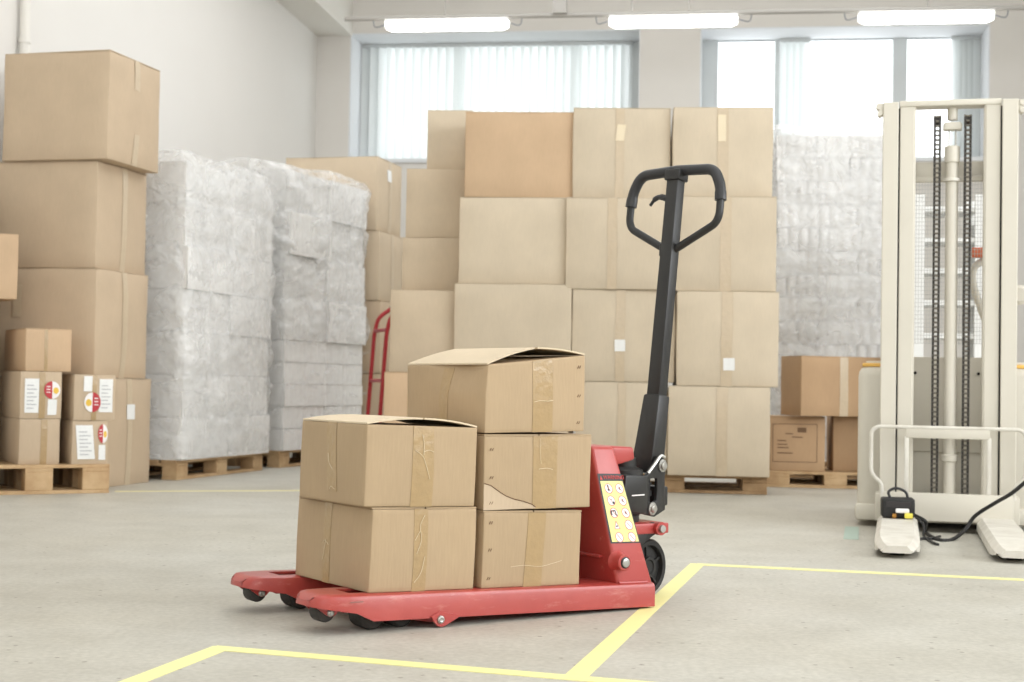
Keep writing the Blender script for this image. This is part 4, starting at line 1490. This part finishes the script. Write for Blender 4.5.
# --- tiller: leans back from the pivot
LEAN = radians(7.2)
PIV = Vector((1.282, .27, .375))
AX = Vector((sin(LEAN), 0, cos(LEAN))); FW = Vector((cos(LEAN), 0, -sin(LEAN)))
def tl(l, s, f=0.0):
    """tiller coordinates: l sideways, s along the column, f towards the operator"""
    p = PIV + AX * s + FW * f
    return Vector((p.x, p.y + l, p.z))


mb = MB()
mb.hexa([tl(-.038, -.030, -.050), tl(-.038, -.030, .018), tl(.038, -.030, .018), tl(.038, -.030, -.050),
         tl(-.030, .205, -.027), tl(-.030, .205, .027), tl(.030, .205, .027), tl(.030, .205, -.027)])
stv(mb.bevel(.006, 2)).build('tiller_socket', BLACK, truck)
mb = MB()
mb.hexa([tl(-.024, .10, -.021), tl(-.024, .10, .021), tl(.024, .10, .021), tl(.024, .10, -.021),
         tl(-.021, .868, -.020), tl(-.021, .868, .020), tl(.021, .868, .020), tl(.021, .868, -.020)])
shaft = stv(mb.bevel(.004, 2)).build('tiller_shaft', BLACK, truck)
TOP = .886
hw = .166
def P2(l, s): return tl(l, s, 0.004)
loop = round_poly([P2(-.014, TOP - .238), P2(-hw + .012, TOP - .165), P2(-hw, TOP - .140), P2(-hw, TOP - .08)], .03, 6)
loopR = round_poly([P2(.014, TOP - .238), P2(hw - .012, TOP - .165), P2(hw, TOP - .140), P2(hw, TOP - .08)], .03, 6)
for L in (loop, loopR):
    stv(MB().tube(L, .0118, 14)).build('handle_tube', BLACK, truck)
grip = round_poly([P2(-hw, TOP - .094), P2(-hw + .004, TOP - .05), P2(-hw + .03, TOP + .004), P2(0, TOP + .010), P2(hw - .03, TOP + .004), P2(hw - .004, TOP - .05), P2(hw, TOP - .094)], [0, .02, .05, 0, .05, .02, 0], 7)
rad = [.0165 + (.0015 if i in (0, 1, len(grip) - 1, len(grip) - 2) else 0) for i in range(len(grip))]
stv(MB().tube(grip, rad, 16)).build('handle_grip', GRIP, truck)
mb = MB(); mb.box((0, 0, 0), (.052, .056, .034))
mb.bevel(.005, 2).map(lambda c: tl(c.y, TOP - .008 + c.z, c.x)); stv(mb).build('grip_clamp', BLACK, truck)
# finger release lever
lv = [tl(.014, TOP - .082, -.01), tl(.040, TOP - .074, -.012), tl(.062, TOP - .078, -.012), tl(.080, TOP - .098, -.012)]
mb = MB(); mb.tube(smooth_path(lv, 5), [.010] * 6 + [.008] * 6 + [.005] * 4, 10)
stv(mb).build('release_lever', GRIP, truck)
mb = MB(); mb.box((0, 0, 0), (.028, .018, .040)); mb.bevel(.003, 1).map(lambda c: tl(.022 + c.y, TOP - .238 + c.z, c.x)); stv(mb).build('loop_clamp', BLACK, truck)

# ================================================================== CARTONS ON THE TRUCK
GT = 'cartons loaded on the red pallet truck'


def load(label, x, y, w, d, h, zb, seed, dyaw=0.0, tip=KAP, **kw):
    xc, yc = x + w / 2, y + d / 2
    p = TW(xc, yc, zb + kz(xc))
    return Carton(label, p, (0, tip, TA + radians(dyaw)), w, d, h, K_TRUCK, GT, seed=seed, n=16, bulge=.003, rough=.003, **kw)


def staples(c, f, us, vs, lean=.012):
    mb = MB()
    for u in us:
        for v in vs:
            for k in (-.5, .5):
                a = c.pt(f, u + k * .02, v - .018, .0012); b = c.pt(f, u + k * .02 + lean, v + .018, .0012)
                mb.tube([a, b], .0009, 6)
    o = mb.build('staples', PRINT_BROWN, c.root); o['label'] = 'brown staple marks'


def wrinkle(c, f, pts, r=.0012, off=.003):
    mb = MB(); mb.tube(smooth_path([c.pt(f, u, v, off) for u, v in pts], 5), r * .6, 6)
    o = mb.build('tape_glint', GLINT, c.root); o['label'] = 'tape wrinkle with painted glint'


c1 = load('lower left carton at the fork tips, under a slightly opened one', .177, .023, .300, .393, .206, .0855, 1)
c1.decal('tape', 'front', .395, .525, 0, 1, TAPE, off=.0009, nv=16, wob=.0015, nu=4)
c1.decal('tape', 'left', .39, .49, .0, 1, TAPE, off=.0009, nv=16, wob=.0015)
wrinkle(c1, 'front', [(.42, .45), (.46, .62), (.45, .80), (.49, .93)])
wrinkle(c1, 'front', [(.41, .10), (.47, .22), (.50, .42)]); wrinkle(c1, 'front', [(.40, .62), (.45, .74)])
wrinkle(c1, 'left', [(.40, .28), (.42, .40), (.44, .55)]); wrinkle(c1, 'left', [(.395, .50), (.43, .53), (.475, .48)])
c2 = load('upper left carton with a slightly open top and crackled tape', .159, .023, .316, .345, .203, .0855 + .207, 2, lift=.016)
c2.decal('tape', 'front', .405, .595, 0, 1, TAPE, off=.0009, nv=16, wob=.0015, nu=4)
c2.decal('tape', 'left', .43, .58, .14, 1, TAPE, off=.0009, nv=16, wob=.0020, shear=-.05)
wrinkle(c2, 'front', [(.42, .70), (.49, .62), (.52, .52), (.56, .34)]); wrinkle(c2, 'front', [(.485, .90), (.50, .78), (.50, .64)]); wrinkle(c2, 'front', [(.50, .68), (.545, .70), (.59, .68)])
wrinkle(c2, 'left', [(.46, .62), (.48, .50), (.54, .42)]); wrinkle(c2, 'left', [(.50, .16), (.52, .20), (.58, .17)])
c3 = load('lower right carton on the truck, next to the red tower', .499, .023, .312, .385, .196, .0855, 3)
c3.decal('tape', 'front', .43, .61, 0, 1, TAPE, off=.0009, nv=16, wob=.0015, nu=4, shear=.02)
staples(c3, 'front', (.06,), (.12, .50, .86))
wrinkle(c3, 'front', [(.28, .27), (.42, .29), (.58, .27), (.72, .31), (.80, .34)], .0010)
c4 = load('middle right carton on the truck with a torn paper patch', .507, .023, .338, .385, .193, .0855 + .2005, 4, dyaw=-1, tip=.004)
c4.decal('tape', 'front', .44, .665, 0, 1, TAPE, off=.0009, nv=16, wob=.0022, nu=4)
staples(c4, 'front', (.06,), (.10, .44, .82))
# torn top liner at the lower left
mb = MB()
edge = [(.0, .36), (.06, .33), (.14, .24), (.20, .18), (.28, .13), (.36, .10), (.44, .05), (.47, .015)]
rows = [[c4.pt('front', u, v * k + .005, .0014) for u, v in edge] for k in (0, .33, .66, 1)]
mb.grid(rows)
o = mb.build('torn_patch', K_MID, c4.root); o['label'] = 'paler torn paper patch'
mb = MB(); mb.tube([c4.pt('front', u, v + .008, .002) for u, v in edge], .0012, 6); mb.build('torn_edge', PRINT_BROWN, c4.root)
wrinkle(c4, 'front', [(.49, .55), (.56, .56), (.62, .54)]); wrinkle(c4, 'front', [(.50, .98), (.50, .80), (.51, .62)], .0008)


def dent(c):
    """crushed top corner at the front left of the tallest carton"""
    q = Vector(c)
    hb = .186
    zrel = max(0, min(1, (q.z - .10) / (hb - .10)))
    if zrel > 0:
        fx = max(0, 1 - abs((q.x + .159) / .10)) if q.x < -.06 else 0
        fy = max(0, min(1, 1 - abs(q.y + .08) / .17))
        q.x += .024 * fx * fy * zrel
        q.z += .014 * zrel * (q.x / .159)
    return q


c5 = load('tallest loaded carton on top of the right stack, its flap lifted', .503, .023, .318, .385, .192, .0855 + .2005 + .198, 5, dyaw=0, tip=-.014, lift=.029, warp=dent)
c5.decal('tape', 'front', .46, .66, 0, 1, TAPE, off=.0009, nv=16, wob=.0015, nu=4)
c5.decal('tape', 'left', .45, .56, .02, .95, TAPE, off=.0009, nv=16, wob=.0015, shear=.04)
staples(c5, 'front', (.93,), (.12, .50, .86))
wrinkle(c5, 'front', [(.47, .42), (.53, .44), (.60, .43), (.655, .44)])

# ================================================================== CREAM STACKER LIFT
LP_ = at(946.5, 515, 6.5)
LYAW = radians(-14.5)
lift = empty('stacker_lift', (LP_.x, LP_.y, 0), (0, 0, LYAW))
tag(lift, 'cream electric stacker lift with a tall chain mast and two forks', 'stacker')
# local: x to the right, y away from the camera, z up
MT = at(944, 99.5, 6.5).z
HW = .284


def lb(name, c, s, m=CREAM, bev=.004, parent=None, rot=None):
    o = MB().box(c, s, rot)
    if bev: o.bevel(bev, 2)
    return o.build(name, m, parent or lift)


for sx in (-1, 1):
    # outer channel: web, two flanges
    mb = MB()
    x0 = sx * (HW - .034)
    mb.box((x0, -.005, (MT - .02) / 2 + .03), (.066, .012, MT - .05))
    mb.box((sx * (HW - .006), .05, (MT - .02) / 2 + .03), (.012, .10, MT - .05))
    mb.box((x0, .105, (MT - .02) / 2 + .03), (.066, .012, MT - .05))
    mb.bevel(.003, 1).build('outer_mast_rail', CREAM, lift)
    mb = MB()
    x1 = sx * (HW - .104)
    mb.box((x1, .012, MT / 2 + .03), (.062, .012, MT - .06)); mb.box((sx * (HW - .136), .05, MT / 2 + .03), (.010, .08, MT - .06)); mb.box((x1, .09, MT / 2 + .03), (.062, .012, MT - .06))
    mb.bevel(.003, 1).build('inner_mast_rail', CREAM, lift)
    # dark strip paints the shade in the gap between the two channels
    lb('rail_gap_shade', (sx * (HW - .070), .045, MT / 2 + .02), (.006, .06, MT - .10), DARK_HOLE, 0)
    mb = MB(); mb.box((sx * (HW + .010), .02, MT - .035), (.024, .05, .055)); mb.bevel(.006, 2)
    rb = mb.build('roller_bracket', CREAM, lift)
    mb = MB(); mb.cyl((sx * (HW + .018), -.012, MT - .022), (sx * (HW + .018), .05, MT - .022), .013, n=14); mb.cyl((sx * (HW + .014), -.012, MT - .055), (sx * (HW + .014), .05, MT - .055), .010, n=14)
    mb.build('mast_roller', CREAM, rb)
lb('top_crossbar', (0, .05, MT - .012), (2 * (HW - .07), .10, .026))
zc_ = at(950, 172, 6.62).z
lb('mast_cross_beam', (0, .13, zc_), (2 * (HW - .07), .05, .085))
lb('beam_lip', (0, .10, zc_ - .036), (2 * (HW - .14), .014, .022), CREAM, .002)
lb('beam_plate', (.128, .098, zc_ - .030), (.05, .006, .020), CREAM_WORN, .001)
# lifting cylinder
cx = .012
cyl_top = at(950, 150, 6.56).z
mb = MB(); mb.lathe([(0, .10), (.032, .10), (.027, .16), (.027, .30), (.036, .305), (.036, .33), (.027, .335), (.027, cyl_top - .06), (.033, cyl_top - .055), (.033, cyl_top + .012), (.028, cyl_top + .016), (0, cyl_top + .016)], (cx, .06, 0), (0, 0, 1), 26)
ram = mb.build('lift_cylinder', CREAM, lift)
mb = MB(); mb.lathe([(.026, zc_ - .055), (.040, zc_ - .052), (.040, zc_ - .040), (.026, zc_ - .037)], (cx, .06, 0), (0, 0, 1), 24); mb.build('clamp_ring', CREAM_WORN, ram)
for dx in (-.014, .014):
    mb = MB(); mb.cyl((cx + dx, .06, cyl_top), (cx + dx, .06, MT - .11), .004, n=10); mb.build('piston_rod', STEEL, ram)
mb = MB(); mb.prism([(-.040, 0), (.040, 0), (.040, .026), (.030, .034), (-.030, .034), (-.040, .026)], (cx, .035, MT - .125), (1, 0, 0), (0, 0, 1), (0, 1, 0), .05)
mb.bevel(.004).build('crosshead', CREAM, lift)
mb = MB(); mb.cyl((cx, .06, MT - .08), (cx, .06, MT - .02), .022, n=18); mb.build('crosshead_post', CREAM, lift)


def chain(x):
    mb, pins = MB(), MB()
    z = .16
    zt = MT - .075
    pitch = .0205
    k = 0
    while z < zt:
        off = 0 if k % 2 else .0
        for dx in (-.011, .011):
            hgt = pitch * 1.45 if (k % 2 == 0) == (dx > 0) else pitch * 1.1
            mb.box((x + dx, .028, z), (.0100, .014, hgt * .66))
        pins.cyl((x - .016, .028, z + pitch / 2), (x + .016, .028, z + pitch / 2), .0050, n=8)
        z += pitch; k += 1
    o = mb.build('lift_chain', CHAIN, lift)
    pins.build('chain_pin', CHAIN_PIN, o)
    w = MB(); w.lathe([(0, -.014), (.012, -.014), (.026, -.016), (.026, -.008), (.020, -.006), (.020, .006), (.026, .008), (.026, .016), (.012, .014), (0, .014)], (x, .045, MT - .085), (1, 0, 0), 20)
    w.build('chain_wheel', CHAIN, o)


chain(cx - .064)
chain(cx + .064)
# wire guard between the rails
gz0, gz1 = .82, zc_ - .045
mb = MB()
for k in range(25):
    x = -.150 + .300 * k / 24
    mb.tube([(x, .125, gz0), (x, .125, gz1)], .0012, 5)
k = 0
zz = gz0
while zz < gz1:
    mb.tube([(-.155, .125, zz), (.155, .125, zz)], .0012, 5)
    zz += .018
mb.build('wire_guard', MESH_WIRE, lift)
# rear housing with orange edge
BT = at(905, 366, 6.70).z
mb = MB()
mb.box((.0, .56, .055 + (BT - .055) / 2), (.765, .76, BT - .055))
hs = mb.bevel(.045, 4).build('housing', CREAM, lift)
lb('housing_lid', (0, .56, BT + .004), (.73, .72, .016), ORANGE_TRIM, .005)
lb('lid_top', (0, .57, BT + .016), (.70, .68, .012), CREAM, .004)
lb('base_skirt', (0, .55, .062), (.785, .80, .075), CREAM, .02)
lb('housing_panel', (0, .172, .55), (.36, .012, .42), CREAM, .003)
for x in (-.135, .135): 
    mb = MB(); mb.cyl((x, .16, BT - .03), (x, .172, BT - .03), .007, n=12); mb.build('panel_bolt', DARK_HOLE, lift)
for sx in (-1, 1):
    w = MB(); w.lathe([(0, -.03), (.05, -.03), (.06, -.025), (.06, .025), (.05, .03), (0, .03)], (sx * .30, .75, .06), (1, 0, 0), 22); w.build('drive_wheel', TYRE, lift)
    w = MB(); w.lathe([(0, -.03), (.022, -.03), (.027, -.025), (.027, .025), (.022, .03), (0, .03)], (sx * .205, -1.02, .027), (1, 0, 0), 20); w.build('fork_wheel', TYRE, lift)
lb('mast_foot', (0, .05, .10), (.60, .14, .12), CREAM, .006)
# carriage plate and load guard
cz0, cz1 = .050, .170
lb('carriage_plate', (.0, -.055, (cz0 + cz1) / 2), (.545, .030, cz1 - cz0), CREAM, .005)
GZ = at(943, 428, 6.44).z
lg = [(-.272, cz1 - .02), (-.272, cz1 + .035), (-.318, cz1 + .075), (-.318, GZ - .02), (-.295, GZ), (.295, GZ), (.318, GZ - .02), (.318, cz1 + .075), (.272, cz1 + .035), (.272, cz1 - .02)]
path = round_poly([Vector((x, -.062, z)) for x, z in lg], [0, .02, .03, .06, .06, .06, .06, .03, .02, 0], 5)
mb = MB(); mb.tube(path, .0085, 10); gd = mb.build('load_guard', CREAM_WORN, lift)
lb('guard_plate', (0, -.062, GZ - .022), (.345, .012, .048), CREAM, .003, gd)
for x in (-.170, .170): lb('guard_bar', (x, -.060, (cz1 + GZ - .04) / 2), (.018, .014, GZ - .04 - cz1), CREAM_WORN, .002, gd)


def lift_fork(x, lab=None):
    mb = MB()
    ys = [-.06, -.98, -1.06, -1.13, -1.16]
    wd = [.165, .165, .158, .135, .110]
    zt_ = [.072, .072, .066, .054, .046]
    zb_ = [.016, .016, .018, .026, .032]
    rings = []
    for y, w, t, b in zip(ys, wd, zt_, zb_):
        h = w / 2
        rings.append([mb.bm.verts.new((x + p, y, q)) for p, q in ((-h, b), (-h, t - .022), (-h + .020, t), (h - .020, t), (h, t - .022), (h, b), (h - .006, b), (h - .006, t - .026), (-h + .006, t - .026), (-h + .006, b))])
    for A, B in zip(rings, rings[1:]):
        for i in range(10):
            mb.bm.faces.new((A[i], A[(i + 1) % 10], B[(i + 1) % 10], B[i]))
    for R_ in (rings[0], rings[-1]):
        mb.bm.faces.new((R_[0], R_[1], R_[8], R_[9])); mb.bm.faces.new((R_[1], R_[2], R_[8])); mb.bm.faces.new((R_[2], R_[3], R_[7], R_[8])); mb.bm.faces.new((R_[3], R_[4], R_[7])); mb.bm.faces.new((R_[4], R_[5], R_[6], R_[7]))
    f = mb.build('fork', CREAM_WORN, lift, sharp=.5)
    MB().box((x, -.50, .030), (.10, .98, .03)).bevel(.004, 1).build('support_leg', CREAM, lift)
    return f


lift_fork(-.205)
lift_fork(.205)
# tiller behind the mast: bent cream tube with an orange head, black bellows
mb = MB()
pts = [(.19, .42, BT), (.19, .40, BT + .16), (.155, .36, BT + .26), (.115, .30, BT + .38), (.12, .28, BT + .45), (.17, .28, BT + .485), (.215, .30, BT + .49)]
mb.tube(smooth_path(pts, 6), .016, 12); ta_ = mb.build('tiller_arm', CREAM, lift)
mb = MB(); mb.box((.165, .265, BT + .515), (.12, .05, .045)); mb.box((.19, .262, BT + .555), (.07, .04, .05)); mb.bevel(.008); mb.build('tiller_head', ORANGE_RED, lift)
mb = MB()
for k in range(12): mb.lathe([(.020, -.007), (.027, 0), (.020, .007)], (.215, .33, BT + .30 + .015 * k), (0, 0, 1), 14)
mb.build('cable_bellows', BLACK_RUBBER, lift)
mb = MB(); mb.lathe([(0, -.02), (.03, -.02), (.045, -.008), (.045, .008), (.03, .02), (0, .02)], (.315, .33, BT + .33), (0, 1, 0), 20); mb.build('tiller_knob', CREAM, lift)


def LW_(x, y, z):
    c, s = cos(LYAW), sin(LYAW)
    return Vector((LP_.x + c * x - s * y, LP_.y + s * x + c * y, z))


# charger standing on the left fork, black power cable
chg = empty('battery_charger', LW_(-.205, -.215, .0725), (0, 0, LYAW + radians(4)))
tag(chg, 'black battery charger with carry loop sitting on the left lift fork', 'charger')
MB().box((0, 0, .043), (.135, .11, .082)).bevel(.010, 3).build('case', BLACK_RUBBER, chg)
MB().box((.0, -.0555, .058), (.10, .004, .024)).bevel(.001, 1).build('front_panel', LABEL_BLACK, chg)
mb = MB(); mb.tube(smooth_path([(-.030, -.01, .080), (-.038, -.01, .108), (-.008, -.01, .124), (.030, -.01, .110), (.042, -.01, .080)], 6), .006, 10); mb.build('carry_loop', GRIP, chg)
mb = MB(); mb.box((.015, -.068, .034), (.055, .012, .018)); mb.bevel(.003, 1); mb.build('plug', LABEL_WHITE, chg)['label'] = 'white plug'
mb = MB(); mb.box((.040, -.072, .014), (.034, .018, .022)); mb.bevel(.005, 2); mb.build('plug', mat('plug_yellow', srgb(236, 222, 90), .5), chg)['label'] = 'yellow plug'
mb = MB(); mb.cyl((-.025, -.07, .012), (-.010, -.072, .012), .010, n=12); mb.build('plug', mat('plug_brass', srgb(170, 120, 50), .4, .4), chg)['label'] = 'brass coloured plug'

mb = MB()
w0 = LW_(-.135, -.215, .085)
p1 = gnd(945, 545); p2 = gnd(958, 541); p3 = gnd(963, 540); 
k1 = [w0, LW_(-.09, -.23, .06), gnd(925, 534) + Vector((0, 0, .010)), gnd(938, 541) + Vector((0, 0, .006)), gnd(952, 541) + Vector((0, 0, .006)), at(965, 530, 6.2), at(975, 516, 6.2), at(995, 503, 6.1), at(1012, 493, 6.0), at(1030, 478, 5.95), at(1050, 462, 5.9)]
mb.tube(smooth_path(k1, 6), .008, 8)
tag(mb.build('power_cable', BLACK_RUBBER), 'thick black cable from the floor up past the right lift fork', 'cable')
mb = MB()
k2 = [LW_(-.132, -.25, .080), LW_(-.10, -.27, .05), gnd(924, 538) + Vector((0, 0, .006)), gnd(932, 543.5) + Vector((0, 0, .006)), gnd(938, 546) + Vector((0, 0, .006))]
mb.tube(smooth_path(k2, 6), .0055, 8)
k3 = [gnd(917, 542.5) + Vector((0, 0, .006)), gnd(922, 540) + Vector((0, 0, .006)), gnd(932, 540) + Vector((0, 0, .007)), gnd(940, 538) + Vector((0, 0, .007))]
mb.tube(smooth_path(k3, 6), .0055, 8)
tag(mb.build('charger_lead', BLACK_RUBBER), 'thin black leads lying on the floor between the lift forks', 'cable')

# ================================================================== WHITE RACK seen through the mast
RKP = at(948, 380, 9.0)
rk = empty('shelf_rack', (RKP.x, RKP.y, 0), (0, 0, radians(-8)))
tag(rk, 'white open rack with shelves seen through the lift mast', 'rack')
rw_ = .19
rz1 = at(948, 195, 9.0).z
for sx in (-1, 1):
    for sy in (0, .3):
        MB().box((sx * rw_, sy, rz1 / 2), (.085, .035, rz1)).bevel(.003, 1).build('post', RACK_WHITE, rk)
    MB().box((sx * rw_, .15, rz1 * .5), (.008, .27, rz1 - .3)).build('side_panel', RACK_WHITE, rk)
for v in (209, 240, 271, 303, 336):
    z = at(948, v, 9.0).z
    MB().box((0, .15, z), (rw_ * 2 - .03, .30, .03)).bevel(.003, 1).build('shelf', RACK_WHITE, rk)
MB().box((0, .15, .25), (rw_ * 2 - .03, .30, .03)).bevel(.003, 1).build('shelf', RACK_WHITE, rk)
